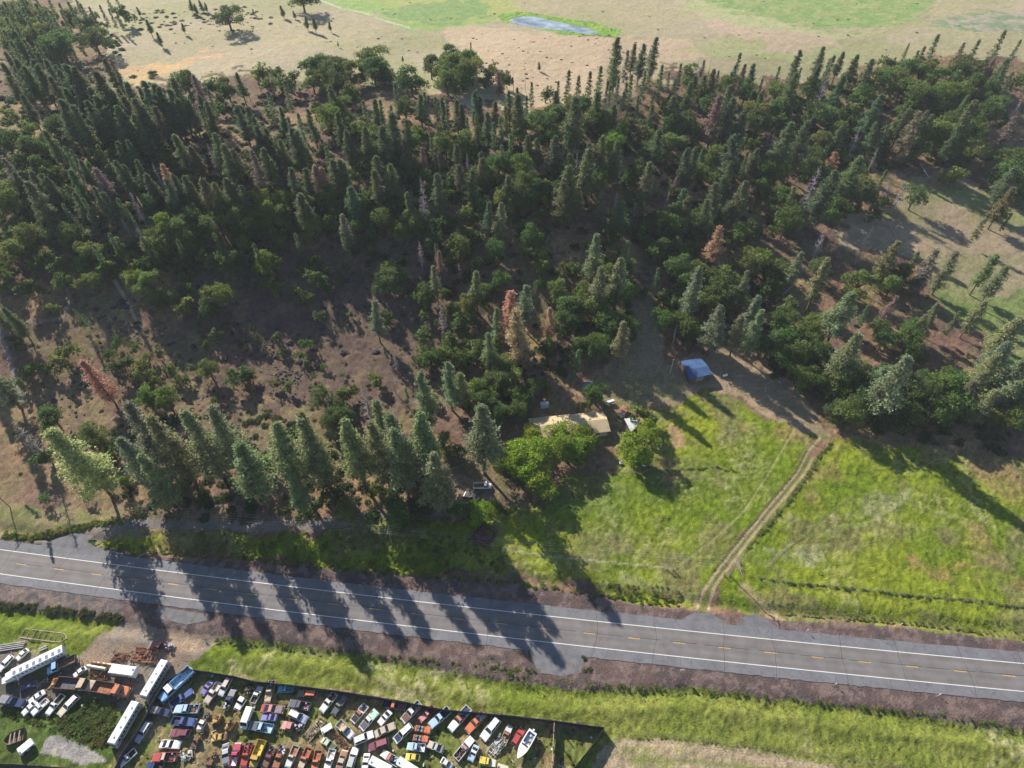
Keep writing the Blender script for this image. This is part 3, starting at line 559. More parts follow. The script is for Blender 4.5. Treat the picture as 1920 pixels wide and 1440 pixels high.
OD = {
1: "450,110,220 110,70,220 280,60,200 700,60,180 170,150,160 1400,400,180 1440,470,160 1600,430,110 1700,430,130 1770,410,110 1560,520,90 1660,480,100 90,640,110 430,720,130 430,690,100 240,750,110 240,880,170 60,850,200 170,980,120 300,1010,140 400,1080,120 520,1170,140 1010,1080,130 850,1100,120 60,1280,200 200,1320,200 90,1190,130 380,1380,130 1130,1300,130 1280,1410,120 1720,1350,150 1550,950,130 1880,1380,140 640,1310,120 1640,580,70 1490,640,90",
2: "50,330,120 160,310,70 100,400,110 220,400,110 280,360,90 210,460,100 430,290,150 510,260,150 420,370,130 560,330,150 620,290,160 700,310,150 610,390,150 820,210,100 890,230,190 880,290,180 960,310,130 800,310,100 1160,370,200 1100,350,90 710,470,110 520,440,80 90,540,100 110,620,90 1040,480,100 1120,590,130 1310,260,130 1400,310,140 1450,180,140 1480,260,170 1600,230,170 1430,370,140 1560,330,150 1620,300,150 1480,420,100 1590,390,100 1780,270,80 1740,350,110 1850,360,110 800,600,90 1010,650,100 800,750,130l 730,690,130 890,800,130 950,860,160 800,860,150 1000,780,180 900,940,170 1000,960,150 170,910,110 170,980,110 1230,780,120l 1190,850,110 1130,770,120 1120,930,130 1140,1080,110 900,1060,140 1010,1130,150 890,1180,150 1260,1110,120 1360,1210,160 1230,1250,180 1140,1330,130 1040,1280,110 830,1260,120 780,1330,140 700,1300,150 560,1260,140 1530,1110,120 1600,1160,130 1500,950,110 1820,1000,140 1740,1100,140 1690,1050,110 1610,1330,90 1720,1270,90 1400,1400,90 1740,1380,110 1850,1260,140 1880,1190,120 1860,1360,110 40,1280,140l 90,1370,160l 320,1350,150 370,1400,110 210,1280,140 430,1290,130 640,1360,130 1420,850,150 1560,850,160 560,520,130 640,600,150 560,660,150 600,740,150 500,600,120",
3: "330,560,120 440,580,130 540,570,130 640,580,140 720,590,110 480,680,200 600,680,200 700,700,160 330,660,180 200,700,170 280,740,200 60,640,180 100,760,200 270,480,90 760,660,120 820,740,130 900,710,120 1000,790,120 1050,660,120 1170,560,100 1210,600,130 1200,720,150 1280,710,140 1370,770,120 1340,500,130 1330,350,150 1480,560,130 1560,640,180 1640,670,190 1820,640,170 1760,760,180 1700,830,120 1850,700,170 1520,760,100 750,860,180l 790,960,150 690,910,130 1000,920,130 1170,860,200 1110,870,150 960,1060,160 1030,1120,150 870,1110,110 560,1060,190 600,1130,170 680,1060,130 450,1030,130 320,920,150 200,900,110 60,1020,160 100,1130,160 160,1200,160 60,1250,170 330,1200,120 450,1180,180 400,1260,160 500,1270,110 460,1340,70 690,1300,110 870,1290,120 980,1300,110 820,1390,140 1300,1320,150 1230,1390,160 1330,1380,150 1470,1400,150 1540,1120,150 1640,1110,150 1690,960,180 1750,1270,160 1850,1200,150 1900,1050,150 1550,1280,150 1400,1070,150 1500,960,170 1330,740,110 1420,500,130 1620,420,130 1520,400,130 1450,430,110 1750,460,130 1800,520,120 1870,560,110 1640,540,140",
4: "350,640,220 600,630,120 510,760,150 640,700,120 560,820,120 830,640,180 1060,720,150 900,780,120 1150,790,200 1080,870,150 1280,770,180 1400,690,170 1350,800,180 1500,620,150 1550,700,200 1480,760,170 1640,620,170 1720,560,130 1540,910,180 1450,850,150 150,870,200 290,870,200 400,830,130 330,960,130 60,470,150 200,460,160 330,440,160 450,470,160 570,480,160 700,480,150 820,400,170 930,350,170 1030,300,170 1150,300,160 1000,430,160 1100,470,200 1250,350,150 1330,480,180l 1450,480,150l 1250,530,170 1430,300,180 1390,400,130 1600,290,140 1700,300,120 1550,400,140 1650,450,150 1800,330,140 1900,400,120 880,270,120 600,380,120 380,370,130 80,600,160 130,700,120 350,1080,200 400,1180,200 480,1230,220 600,1180,220 690,1120,200 720,1230,150 520,1330,170 640,1060,150 800,1360,120 900,1270,110 1100,1240,150 960,1170,120 130,1360,200 100,1250,150 60,1070,160 1830,1080,200 1870,1180,180 1850,1320,160 1880,980,150 1380,1090,120 1760,1380,80",
5: "60,460,110 60,540,90 220,560,130 500,180,170 660,310,140 370,320,130 150,310,200 220,160,170 100,170,120 850,250,130 950,260,120 810,410,110 680,530,140 1010,500,150l 1130,540,180 1240,660,140 1410,590,100 1390,700,130 1650,620,160l 1560,710,150 1640,360,120 1730,380,150 1850,250,120 1250,100,180l 1350,160,200 1180,240,180 1430,230,160 1380,340,100 380,720,100l 1560,1170,150 1780,1230,130 1550,990,50 1200,1060,80 1000,1010,90 880,1160,120 820,1060,80 960,1120,80 1110,1080,80 1060,1180,120 1140,1240,110 1290,1180,90 1320,1070,40 520,1040,120 440,1130,120 380,1160,80 240,1180,110 130,1270,90 1100,1380,140l 1240,1380,160l 90,950,60 140,1000,70 880,960,70 1380,470,60 1640,80,200 1480,70,200 1800,60,200 1900,380,100",
6: "80,380,190l 120,170,110 440,360,90 540,430,70 460,510,130 150,560,110 310,590,90 360,640,100 410,640,70 700,330,60 665,410,70 1090,340,50 1010,430,120 990,530,160 1080,490,110 860,790,140 970,770,110 1270,930,130 1260,1080,130 1310,1110,140 1400,1070,130 1400,970,80 890,1250,110l 960,1060,60 1120,1380,70 500,1390,150 640,1370,110 720,1350,100 130,1280,80 430,1220,50 1345,220,130 1350,320,90 1450,360,80 1500,250,130 1550,270,160 1640,400,100 1790,290,140 1790,220,110 1330,500,120 1300,590,130 1220,640,110l 1640,560,140 1700,620,150 1830,520,140 1600,700,150 1540,830,130 1650,1030,130 1530,1080,120 1660,1320,170 1830,1280,170 1870,1170,160 1030,120,90 640,130,130 750,130,140 430,130,160 380,60,110 640,230,90 860,250,60 860,140,130 960,60,160 1130,140,150 1210,60,160 1390,80,130 1470,80,110 1620,40,100 1640,180,130 1830,60,140 60,60,160 200,40,150 540,80,130 290,240,90",
7: "150,180,150 120,330,120 230,330,90l 220,420,110 210,530,90 560,250,80 630,330,180 700,380,130 480,430,110 400,430,110 860,320,120 830,380,130 730,480,170 830,510,180 660,560,170 560,620,160 780,620,190 870,560,120 640,700,170 350,610,170 90,670,150 400,720,180 450,800,170 530,720,170 380,830,140 740,820,180 860,880,180 730,920,170 850,960,150 620,1010,180 500,1000,140 290,980,100 220,1010,90 800,60,130 960,180,60 1020,230,90 1130,260,140 1060,310,130 1190,100,190 1100,60,120 1440,100,180 1410,200,130 1340,270,110 1700,170,150 1800,120,150 1250,280,130 790,280,60 1280,440,190 1200,420,140 1370,450,150 1250,600,110l 1300,550,180 1400,600,200 1500,520,170 1600,520,200 1450,680,170 1580,640,170 1680,680,150 1780,560,130 1830,350,180l 1750,400,180 1890,420,120 1130,800,140 1200,790,120 1300,840,160 1380,880,150 1300,920,130 1130,640,100 1240,680,130 1840,780,170 1870,880,170 1880,1000,150 1000,590,80 620,1370,120 240,1290,80",
8: "130,80,200 130,440,110 250,420,140 380,430,140 460,530,190 680,520,170 640,620,130 820,500,110 920,560,150 990,460,150 1110,540,110 40,440,150 20,560,120 160,720,130 100,820,170 270,960,150 150,930,170 50,980,170 330,860,150 240,1060,180 350,1050,170 240,1220,170l 350,1260,150 520,1360,120 430,1180,120 120,1090,160 840,880,140 860,960,150 1090,870,170 1060,960,170 1100,1050,150 1320,1270,160 1200,1300,180 560,1250,200",
9: "400,180,170 680,310,170 760,360,140 340,490,130 840,700,60 670,780,60 1240,800,130 920,660,90l 1380,680,90l 340,770,90 840,430,100",
10: "60,520,150 580,200,150 620,120,130 660,160,130 1060,900,200 1190,880,150 700,880,160 540,780,120 910,700,110 1160,1000,130 870,930,100 1820,150,140 1700,60,170 1380,1180,90 1400,380,150 1530,880,140",
11: "440,300,200 400,420,220 550,500,190 500,600,180 480,400,220 230,440,130 370,640,100 1100,480,170 1030,560,80 740,450,80 90,910,90 300,500,170 640,430,150 340,250,150",
12: "760,700,230 700,780,200 850,820,200 1000,800,200 1150,760,200 1250,700,220 1370,680,230 1420,800,200 1250,850,200 1080,870,150 1015,960,115 490,760,120 600,860,200 520,830,150 1800,800,220 1880,900,200 1700,880,150 850,600,230 1000,620,180 1850,720,220 640,560,180 1330,820,200",
}
BRIGHT = "640,770,160 480,870,140 620,920,280 450,980,220 600,1050,260 660,1130,240 840,740,200 860,850,260 1010,760,180 1060,820,170 960,880,200 1450,850,260 1500,740,160 1420,910,200 1420,620,120 1510,660,110 230,1345,170 310,1340,150 400,920,150"   # tile 11
FARP = "1060,0,80 1090,20,70 1120,0,70 1150,15,60 770,40,60 820,110,110 880,180,90 1020,130,70 1580,30,75 1650,60,50 1715,90,85 1760,100,90 1850,120,65 1420,50,35 650,60,100 610,50,100 380,10,140 450,20,130 500,40,120 560,30,110 60,20,150 120,40,150 200,20,150 250,60,140 30,100,160 90,150,160 160,120,140 300,100,120 340,60,130 20,10,150 640,-40,80 590,-30,90 420,-20,110 10,60,150 100,60,140 150,100,140 210,90,130 20,170,160 280,60,120 330,20,120 110,-20,140 180,-40,130 260,-30,120 240,150,120 60,230,180 130,220,150 200,240,150"  # 3x, origin 0,0
FARO = "60,90,120 150,60,110 230,110,120 180,180,150 60,170,150 250,190,130 400,110,80 470,150,80 120,230,150 330,250,150 1280,100,130 700,90,80 520,130,90 1700,0,120 60,140,90"
GREEN = [(0.150, 0.190, 0.092), (0.130, 0.178, 0.096), (0.175, 0.200, 0.090), (0.138, 0.172, 0.085)]
WGREEN = [(0.235, 0.270, 0.145), (0.215, 0.258, 0.145), (0.255, 0.275, 0.140)]
OGREEN = [(0.130, 0.188, 0.048), (0.105, 0.165, 0.048), (0.165, 0.210, 0.055), (0.100, 0.145, 0.045)]
def parse(s):
    for t in s.split():
        k = ''
        if t[-1].isalpha(): k = t[-1]; t = t[:-1]
        a = [float(q) for q in t.split(',')]; yield a[0], a[1], a[2], k
def jit(c, s=.12): return tuple(q * ru(1 - s, 1 + s) for q in c)
TREES = []   # apparent height px, builder args
for T_, s in list(PD.items()) + [(0, FARP)]:
    ox, oy = OFFS.get(T_, (0, 0)); zf_ = 4.0 if T_ else 3.0
    for x, y, L, k in parse(s):
        TREES.append((ox + x / zf_, oy + y / zf_, L / zf_, k, T_))
LM = [(120, 110, 'the upper left picture corner'), (420, 40, 'the lone meadow oak'), (330, 150, 'the orange bare patch'), (620, 150, 'the oak clump on the meadow edge'), (860, 130, 'the second oak clump'), (1170, 110, 'the tallest meadow edge pines'), (1400, 150, 'the grey snags on the meadow edge'), (1620, 150, 'the leaning meadow edge pines'), (1850, 130, 'the upper right corner'),
 (300, 300, 'the thin red pine top'), (595, 340, 'the two red dead pines'), (130, 300, 'the left forest edge'), (90, 450, 'the curved gravel track'), (330, 480, 'the pale footpath'), (560, 480, 'the top of the bare slope'), (780, 300, 'the brown dying pine'), (1000, 300, 'the shaded dark hollow'), (1240, 260, 'the middle forest gap'), (1275, 350, 'the leaning brown pine'), (1565, 300, 'the small red dead pine'), (1750, 340, 'the brush pile'), (1880, 300, 'the grey snags at right'),
 (430, 560, 'the boulder scree'), (650, 600, 'the rocky bare hillside'), (180, 700, 'the orange left hillside pine'), (400, 710, 'the round hillside bushes'), (830, 600, 'the grey twiggy snags'), (960, 620, 'the orange dead pair'), (1032, 600, 'the small orange dead pine'), (1150, 560, 'the oak mass left of the clearing'), (1340, 460, 'the orange pine by the clearing'), (1340, 600, 'the blue barn'), (1480, 560, 'the fallen bleached trunk'), (1600, 640, 'the silver green pine'), (1800, 580, 'the green glade'), (1720, 760, 'the head of the field lane'), (1880, 740, 'the right picture edge'),
 (140, 850, 'the yellow green pine'), (320, 880, 'the left highway pines'), (600, 860, 'the middle highway pines'), (800, 850, 'the right highway pines'), (900, 840, 'the white flatbed truck'), (1010, 840, 'the house front'), (1210, 820, 'the white shed'), (960, 730, 'the back of the house')]
def near_lm(px, py, kind, plural, small, tall, sz):
    x, y, nm = min(LM, key=lambda q: (q[0] - px) ** 2 + (q[1] - py) ** 2); dx, dy = px - x, py - y
    pos = 'beside' if math.hypot(dx, dy) < 22 else ('left of' if dx < 0 else 'right of') if abs(dx) > abs(dy) else ('above' if dy < 0 else 'below')
    return f"{'small' if sz < small else 'large' if sz > tall else 'mid sized'} {kind} {pos} {nm}", f"{plural} near {nm}"
def pine_label(px, py, T_, L=50):
    return near_lm(px, py, 'silvery green pine' if T_ in (8, 9, 10) else 'dark green pine', 'pines', 60, 85, L)
uniq = {(5, 620): 'large orange dead pine alone on the rocky left hillside', (6, 1905): 'taller of two orange dead pines behind the long house', (6, 1955): 'lower front orange dead pine of the pair behind the house', (7, 290): 'small orange dead pine right of the orange pair', (7, 1570): 'orange dead pine on the clearing edge above the blue barn', (2, 430): 'left of two red dead pines in the upper forest', (2, 480): 'right of two red dead pines in the upper forest', (4, 510): 'small red dead pine among oaks at the upper right', (1, 1215): 'thin reddish pine top in the upper left stand', (9, 400): 'yellow green pine leaning over the frontage lane at left', (10, 1680): 'full grey green pine behind the white flatbed truck', (8, 690): 'bushy silver green pine beside the dirt clearing', (7, 1580): 'slim pine just behind the blue roofed barn', (7, 500): 'small silvery pine behind the small blue shed', (9, 90): 'dark grey dead conifer at the left edge above the lane', (2, 1095): 'tiny lone pine in the tan meadow above the oak clump', (2, 610): 'tiny round lone pine far out in the tan meadow', (3, 205): 'tiny lone dark pine on the bare tan ground'}
usedlab = set()
def put_pine(px, py, L, k, T_):
    hx, hy = NAD[0] - px, NAD[1] - py; q = math.hypot(hx, hy); bx, by = px + hx / q * L, py + hy / q * L
    gx, gy, gz = gnd(bx, by); d = ray(px, py); t = math.hypot(gx, gy) / math.hypot(d[0], d[1]); h = HCAM + d[2] * t - gz
    h = max(2.5, min(h, 34))
    # keep the top where it is seen when the height was clipped
    for _ in range(6):
        t = (gz + h - HCAM) / d[2]; X, Y = d[0] * t, d[1] * t; gz = .5 * gz + .5 * float(hill(X, Y))
    rz = ru(0, 6.28); s = h / 25.
    ox = px if T_ == 0 else None
    key = None
    for (a, b_) in uniq:
        if a == T_ and abs(OFFS[a][0] + b_ / 4. - px) < .3: key = (a, b_)
    sw = ({1: 1.25, 2: 1.3, 3: 1.25, 4: 1.25, 0: 1.3}.get(T_, 1.05) if not (T_ == 8 and k == 'w') else 1.4) * ru(.88, 1.12)
    if k in ('g', 's'):
        me = random.choice(SNAGS if k == 'g' else SPARE); s2 = h / 22.
        r = link('dead_tree', me, None, (X, Y, gz - .1), rz, (s2, s2, s2), color=jit((0.34, 0.28, 0.27) if k == 'g' else (0.24, 0.19, 0.17)))
        if key: tag(r, uniq[key], 'dead tree')
        else: a, b_ = near_lm(px, py, 'bare grey twiggy conifer' if k == 'g' else 'thin leafless snag', 'bare trees', 40, 55, L); tag(r, a, 'dead tree', b_)
        return
    if k == 'd': src, col = PDEAD, (0.46, 0.30, 0.20)
    elif k == 'b': src, col = PDEAD, (0.27, 0.205, 0.17)
    elif k == 'y': src, col = PWIDE, (0.40, 0.50, 0.17)
    elif k == 'w' or T_ in (6, 7, 8, 10): src, col = PWIDE if k == 'w' or T_ == 10 else PINES, random.choice(WGREEN)
    else: src, col = PINES, random.choice(GREEN)
    cr_m, tr_m = random.choice(src)
    nm = 'dead_pine' if k in 'db' and k else 'pine_tree'
    r = link(nm, None, None, (X, Y, gz - .15), rz, (s * sw * (1.0 if h > 14 else 1.2), s * sw * (1.0 if h > 14 else 1.2), s))
    r.rotation_euler = (ru(-.03, .03), ru(-.03, .03), rz)
    wd = 1.12 if k in ('d', 'y') else 1.0
    link('trunk', tr_m, r); c = link('crown', cr_m, r, color=jit(col)); c.scale = (wd * (1.25 if k == 'y' else 1), wd * (1.25 if k == 'y' else 1), 1)
    if key and uniq[key] not in usedlab: tag(r, uniq[key], 'dead pine' if nm == 'dead_pine' else 'pine tree'); usedlab.add(uniq[key])
    elif k in 'db' and k: a, b_ = near_lm(px, py, 'brown dying pine', 'brown pines', 50, 80, L); tag(r, a, 'dead pine', b_)
    else: a, b_ = pine_label(px, py, T_, L); tag(r, a, 'pine tree', b_)
_r = random.Random(11)
for T_, s in list(OD.items()):
    pr = {1: .35, 2: .38, 3: .42, 4: .38, 6: .14, 7: .12, 8: .12}.get(T_, 0); keep = []
    for tok in s.split():
        t = [float(q) for q in tok.rstrip('lm').split(',')]
        if _r.random() < pr and tok[-1] not in 'lm' and not (T_ == 2 and t[1] < 450): TREES.append((OFFS[T_][0] + t[0] / 4, OFFS[T_][1] + (t[1] - t[2] * .95) / 4, t[2] * 2.3 / 4, _r.choice([''] * 16 + ['b', 'g']) if T_ < 6 else '', T_))
        else: keep.append(tok)
    OD[T_] = ' '.join(keep)
TREES.sort(key=lambda t: -t[2] - (100 if (t[4] == 0 and t[0] > 230) or t[3] == 'm' else 0))
OUT = [(-60, 520, 90), (-90, 600, 110), (-40, 680, 120), (-150, 640, 120), (-30, 560, 90), (-60, 450, 90)]
live = [t for t in TREES if t[3] not in ('g', 's', 'd', 'b')]; dead = [t for t in TREES if t[3] in ('g', 's', 'd', 'b') and t[3]]
for t in live[:286] + dead: put_pine(*t)
for x, y, L in OUT: put_pine(x, y, L, 'w', 9)
def cast_pine(tx, ty, h):
    a = gnd(tx, ty); q = h / math.tan(SUN_EL); X, Y_ = a[0] + math.sin(SUN_AZ) * q, a[1] + math.cos(SUN_AZ) * q; z = float(hill(X, Y_)); s = h / 25.; cm_, tm_ = PWIDE[1]
    r = link('pine_tree', None, None, (X, Y_, z), 1., (s, s, s)); link('trunk', tm_, r); link('crown', cm_, r, color=jit(WGREEN[0])); px_, py_, _d = proj(X, Y_, z + h); a, b_ = near_lm(px_, py_, 'very tall pine', 'pines', 0, 999, 50); tag(r, a, 'pine tree', b_)
_g = gnd(1622, 792); _q = 33 / math.tan(SUN_EL); _t = proj(_g[0] - math.sin(SUN_AZ) * _q, _g[1] - math.cos(SUN_AZ) * _q, 0); cast_pine(_t[0], _t[1], 33)
def stuff_mesh(name, inst, m, label, cat=None):
    """join many small plants into one mesh; inst = (V, T, xyz, scale3, rz, colour)"""
    Vs = []; Ts = []
    for V, T, p, s, rz, col in inst:
        c, q = math.cos(rz), math.sin(rz); W = V * np.array(s); Vs.append(np.stack([W[:, 0] * c - W[:, 1] * q, W[:, 0] * q + W[:, 1] * c, W[:, 2]], -1) + np.array(p)); Ts.append(T * np.array(col))
    me = soup(name, np.concatenate(Vs), np.concatenate(Ts), m); o = link(name, me, color=(1, 1, 1, 1)); tag(o, label, cat, kind='stuff'); return o
def meshdata(me):
    V = np.zeros(len(me.vertices) * 3, np.float32); me.vertices.foreach_get('co', V); T = np.zeros(len(me.vertices) * 4, np.float32); me.color_attributes['tint'].data.foreach_get('color', T)
    return V.reshape(-1, 3), T.reshape(-1, 4)[:, :3]
rest = []
if live[286:]:
    plo, ptr = make_pine(200, lod=.5); pd = meshdata(plo)
    for px, py, L, k, T_ in live[286:]:
        d = ray(px, py); h = L * depth(*gnd(px, py)) / F_PX * 1.1; X, Y, Z = gnd(px, py, h); rest.append((*pd, (X, Y, Z), (h / 25,) * 3, ru(0, 6), jit(GREEN[0])))
# oaks
OK = []
for T_, s in list(OD.items()) + [(0, FARO), (99, BRIGHT)]:
    ox, oy = OFFS.get(T_ if T_ != 99 else 11, (0, 0)); zf_ = 3.0 if T_ == 0 else 4.0
    for x, y, D, k in parse(s): OK.append((ox + x / zf_, oy + y / zf_, D / zf_, 'm' if T_ == 99 else k, T_))
_f = random.Random(5)
for P_, n_ in (("0,400 300,400 560,430 520,490 300,500 120,530 0,530", 46), ("560,300 900,300 1100,420 900,450 700,430 560,420", 40), ("0,250 250,230 500,330 500,400 0,400", 40), ("900,350 1250,340 1450,430 1150,440", 30), ("1400,200 1900,190 1900,280 1600,300 1400,330", 30), ("780,560 940,520 1000,700 860,760", 22), ("1700,290 1910,290 1915,400 1780,350", 12)):
    PP = pl(P_); a_, b__ = PP.min(0), PP.max(0); c_ = 0
    while c_ < n_:
        q = (_f.uniform(a_[0], b__[0]), _f.uniform(a_[1], b__[1]))
        if inside(PP, np.array([q[0]]), np.array([q[1]]))[0]: OK.append((q[0], q[1], _f.uniform(20, 29), '', 1)); c_ += 1
for i in range(44):
    q = (_f.uniform(330, 840), _f.uniform(490, 760)); OK.append((q[0], q[1], _f.uniform(10, 21), '', 6))
OK.sort(key=lambda t: -t[2])
def oak_place(px, py, D, gr=1.22):
    g = gnd(px, py); Dm = D * gr * depth(*g) / F_PX
    hh = Dm * 1.1 if Dm < 13 else 14.3 + .3 * (Dm - 13)
    X, Y, Z = gnd(px, py, hh * .5); return X, Y, Z, Dm, hh
def oak_label(px, py, T_, k, D=30):
    return near_lm(px, py, {'m': 'bright yellow green leafy tree', 'l': 'light green oak'}.get(k, 'dark leafy oak'), 'leafy trees', 36, 46, D)
indiv, restO = OK[:298], OK[298:]
for px, py, D, k, T_ in indiv:
    X, Y, Z, Dm, hh = oak_place(px, py, D, 1.12 if k == 'm' else 1.0 if T_ == 11 else 1.22); hh = Dm * .8 if k == 'm' else hh; cm, tm = random.choice(OAKS)
    s = Dm / 8.6; r = link('oak_tree', None, None, (X, Y, Z - .1), ru(0, 6.28), (s, s, hh / 9.0))
    col = (0.215, 0.30, 0.035) if k == 'm' else (0.16, 0.225, 0.04) if k == 'l' else random.choice(OGREEN)
    link('trunk', tm, r); link('crown', cm, r, color=jit(col, .1))
    if T_ == 0 and 415 < px < 440: tag(r, 'large dark round oak alone in the far meadow', 'oak tree')
    elif T_ == 0 and px > 500: tag(r, 'dark tree clump cut by the top edge at the far right', 'tree')
    else: a, b_ = oak_label(px, py, T_, k, D); tag(r, a, 'leafy tree' if k == 'm' else 'oak tree', b_)
lo = [meshdata(c) for c, t in OAKLO]
inst = []
for px, py, D, k, T_ in restO:
    X, Y, Z, Dm, hh = oak_place(px, py, D); s = Dm / 8.6
    col = (0.16, 0.225, 0.04) if k == 'l' else random.choice(OGREEN)
    v = random.choice(lo); inst.append((*v, (X, Y, Z), (s, s, hh / 9.0), ru(0, 6), jit(col, .1)))
stuff_mesh('oak_thicket', inst + rest, MT['leaf'], 'mass of smaller leafy trees filling the gaps between the forest trees', 'thicket')
# undergrowth: low bushes through the wood, sage on the meadow, weeds along banks
sh = [make_shrub(300 + i, .5) for i in range(5)]
def in_poly_px(P):
    P = pl(P) if isinstance(P, str) else P; a = P.min(0); b_ = P.max(0)
    while True:
        q = a + (b_ - a) * np.random.rand(2)
        if inside(P, np.array([q[0]]), np.array([q[1]]))[0]: return q
def scatter(P, n, s0, s1, cols, hz=.7):
    out = []
    for i in range(n):
        q = in_poly_px(P); g = gnd(*q); s = ru(s0, s1); v = sh[i % 5]; out.append((*v, (g[0], g[1], g[2] - .1), (s, s, s * hz), ru(0, 6), jit(random.choice(cols), .2)))
    return out
def alongp(P, n, w, s0, s1, cols, hz=.8):
    P = pl(P); seg = np.hypot(*(P[1:] - P[:-1]).T); cs = np.concatenate([[0], np.cumsum(seg)]); out = []
    for i in range(n):
        t = ru(0, cs[-1]); j = min(np.searchsorted(cs, t, 'right') - 1, len(seg) - 1); q = P[j] + (P[j + 1] - P[j]) * (t - cs[j]) / seg[j] + np.random.normal(size=2) * w
        g = gnd(*q); s = ru(s0, s1); v = sh[i % 5]; out.append((*v, (g[0], g[1], g[2] - .12), (s, s, s * hz), ru(0, 6), jit(random.choice(cols), .2)))
    return out
FOR = "0,130 200,110 420,170 760,200 1000,200 1500,170 1900,130 1910,300 1700,300 1600,400 1450,440 1150,460 860,600 640,470 480,470 330,520 200,500 100,470 0,500"
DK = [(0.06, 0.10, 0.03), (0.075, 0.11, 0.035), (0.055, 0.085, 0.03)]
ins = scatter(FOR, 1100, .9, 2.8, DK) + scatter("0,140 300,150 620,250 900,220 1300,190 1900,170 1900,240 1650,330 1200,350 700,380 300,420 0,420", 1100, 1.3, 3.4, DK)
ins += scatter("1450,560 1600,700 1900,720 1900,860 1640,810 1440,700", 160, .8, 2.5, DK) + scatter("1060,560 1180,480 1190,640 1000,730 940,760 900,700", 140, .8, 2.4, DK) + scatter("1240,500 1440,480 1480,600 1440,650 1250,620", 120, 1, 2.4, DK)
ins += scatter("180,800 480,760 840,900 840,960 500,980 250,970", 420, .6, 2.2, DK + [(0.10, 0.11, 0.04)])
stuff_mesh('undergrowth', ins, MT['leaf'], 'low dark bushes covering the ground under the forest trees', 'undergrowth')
OLV = [(0.10, 0.11, 0.045), (0.13, 0.13, 0.05), (0.075, 0.10, 0.03)]
ins = scatter("40,560 560,420 860,520 860,700 760,800 560,860 200,830 20,900", 560, .3, 1.0, OLV + DK)
stuff_mesh('hillside_brush', ins, MT['leaf'], 'small dry brush dotted over the rocky hillside', 'brush')
ins = scatter("200,20 480,10 520,40 480,60 300,55 230,60", 120, .8, 2.4, [(0.10, 0.12, 0.06), (0.12, 0.13, 0.08)], .5) + scatter("880,60 1260,80 1180,160 1000,190 900,130", 130, .4, 1.2, [(0.14, 0.11, 0.06)], .4) + scatter(MEADOW.replace('3200', '1900').replace('-900,-300', '100,0').replace('1900,-300', '1900,0'), 120, .5, 1.3, [(0.14, 0.14, 0.08)], .4)
ins += alongp("330,165 480,190 560,180 700,230", 50, 14, 1, 2.2, DK) + alongp("230,75 215,95 190,60", 20, 8, 1, 2.4, DK)
stuff_mesh('meadow_brush', ins, MT['leaf'], 'sagebrush tufts scattered over the tan meadow', 'brush')
WEED = [(0.15, 0.21, 0.035), (0.19, 0.24, 0.045), (0.12, 0.17, 0.03), (0.24, 0.23, 0.08)]
ins = alongp("0,1004 60,1008 110,998 170,985 230,975", 140, 2.5, .4, 1.1, WEED) + alongp("165,1018 240,1028 330,1038 480,1048 640,1068 900,1086 1000,1098 1170,1120 1280,1136", 240, 3.5, .25, .8, WEED)
ins += scatter("330,1000 640,1000 900,1000 960,1070 640,1062 330,1030", 200, .3, 1.0, WEED) + alongp("1100,1284 1160,1287 1300,1294 1440,1304 1600,1323 1740,1337 1920,1365", 110, 1.8, .2, .6, WEED)
ins += alongp("380,1200 500,1208 640,1220 760,1236 900,1248 1010,1262", 120, 2.2, .2, .6, WEED + OLV) + alongp("0,1135 120,1145 230,1160", 110, 3, .3, 1.0, OLV) + alongp("1460,1143 1520,1148 1640,1161 1760,1171 1850,1187 1920,1196", 90, 1.6, .2, .6, WEED)
ins += alongp("1425,1086 1500,1096 1600,1105 1720,1119 1840,1129 1920,1140", 150, 1, .25, .7, WEED + DK) + alongp("1560,832 1536,856 1516,892 1476,944 1440,985 1400,1035", 140, 1.5, .3, .9, WEED) + alongp("1515,842 1492,884 1450,934 1409,984 1340,1070", 90, .8, .2, .5, WEED)
ins += alongp("1380,885 1340,877 1240,884", 50, 1, .3, .7, WEED) + alongp("1170,1383 1280,1388 1420,1402 1560,1422 1700,1442", 70, 1.4, .2, .5, WEED) + scatter("1120,1090 1260,1100 1290,1125 1180,1118", 40, .3, .9, [(0.26, 0.24, 0.10), WEED[1]]) + scatter("900,1225 1010,1258 980,1275 910,1250", 22, .3, .9, OLV + WEED)
ins += scatter("0,1330 120,1320 215,1330 205,1395 110,1370 0,1345", 200, .3, 1.0, [(0.10, 0.15, 0.035), (0.13, 0.18, 0.04)]) + scatter("110,1315 215,1320 205,1400 120,1375", 120, .6, 1.5, [(0.11, 0.16, 0.035), (0.15, 0.17, 0.045)])
ins += scatter(YARD.replace('1600', '1450'), 500, .2, .6, WEED + OLV) + scatter("880,945 930,940 960,960 900,965", 30, .6, 1.5, [(0.14, 0.2, 0.03)]) + alongp("1090,1230 1110,1255 1090,1262", 10, 2, .3, .8, OLV)
stuff_mesh('roadside_weeds', ins, MT['leaf'], 'green and straw coloured weeds along banks, ditches and lanes', 'weeds')
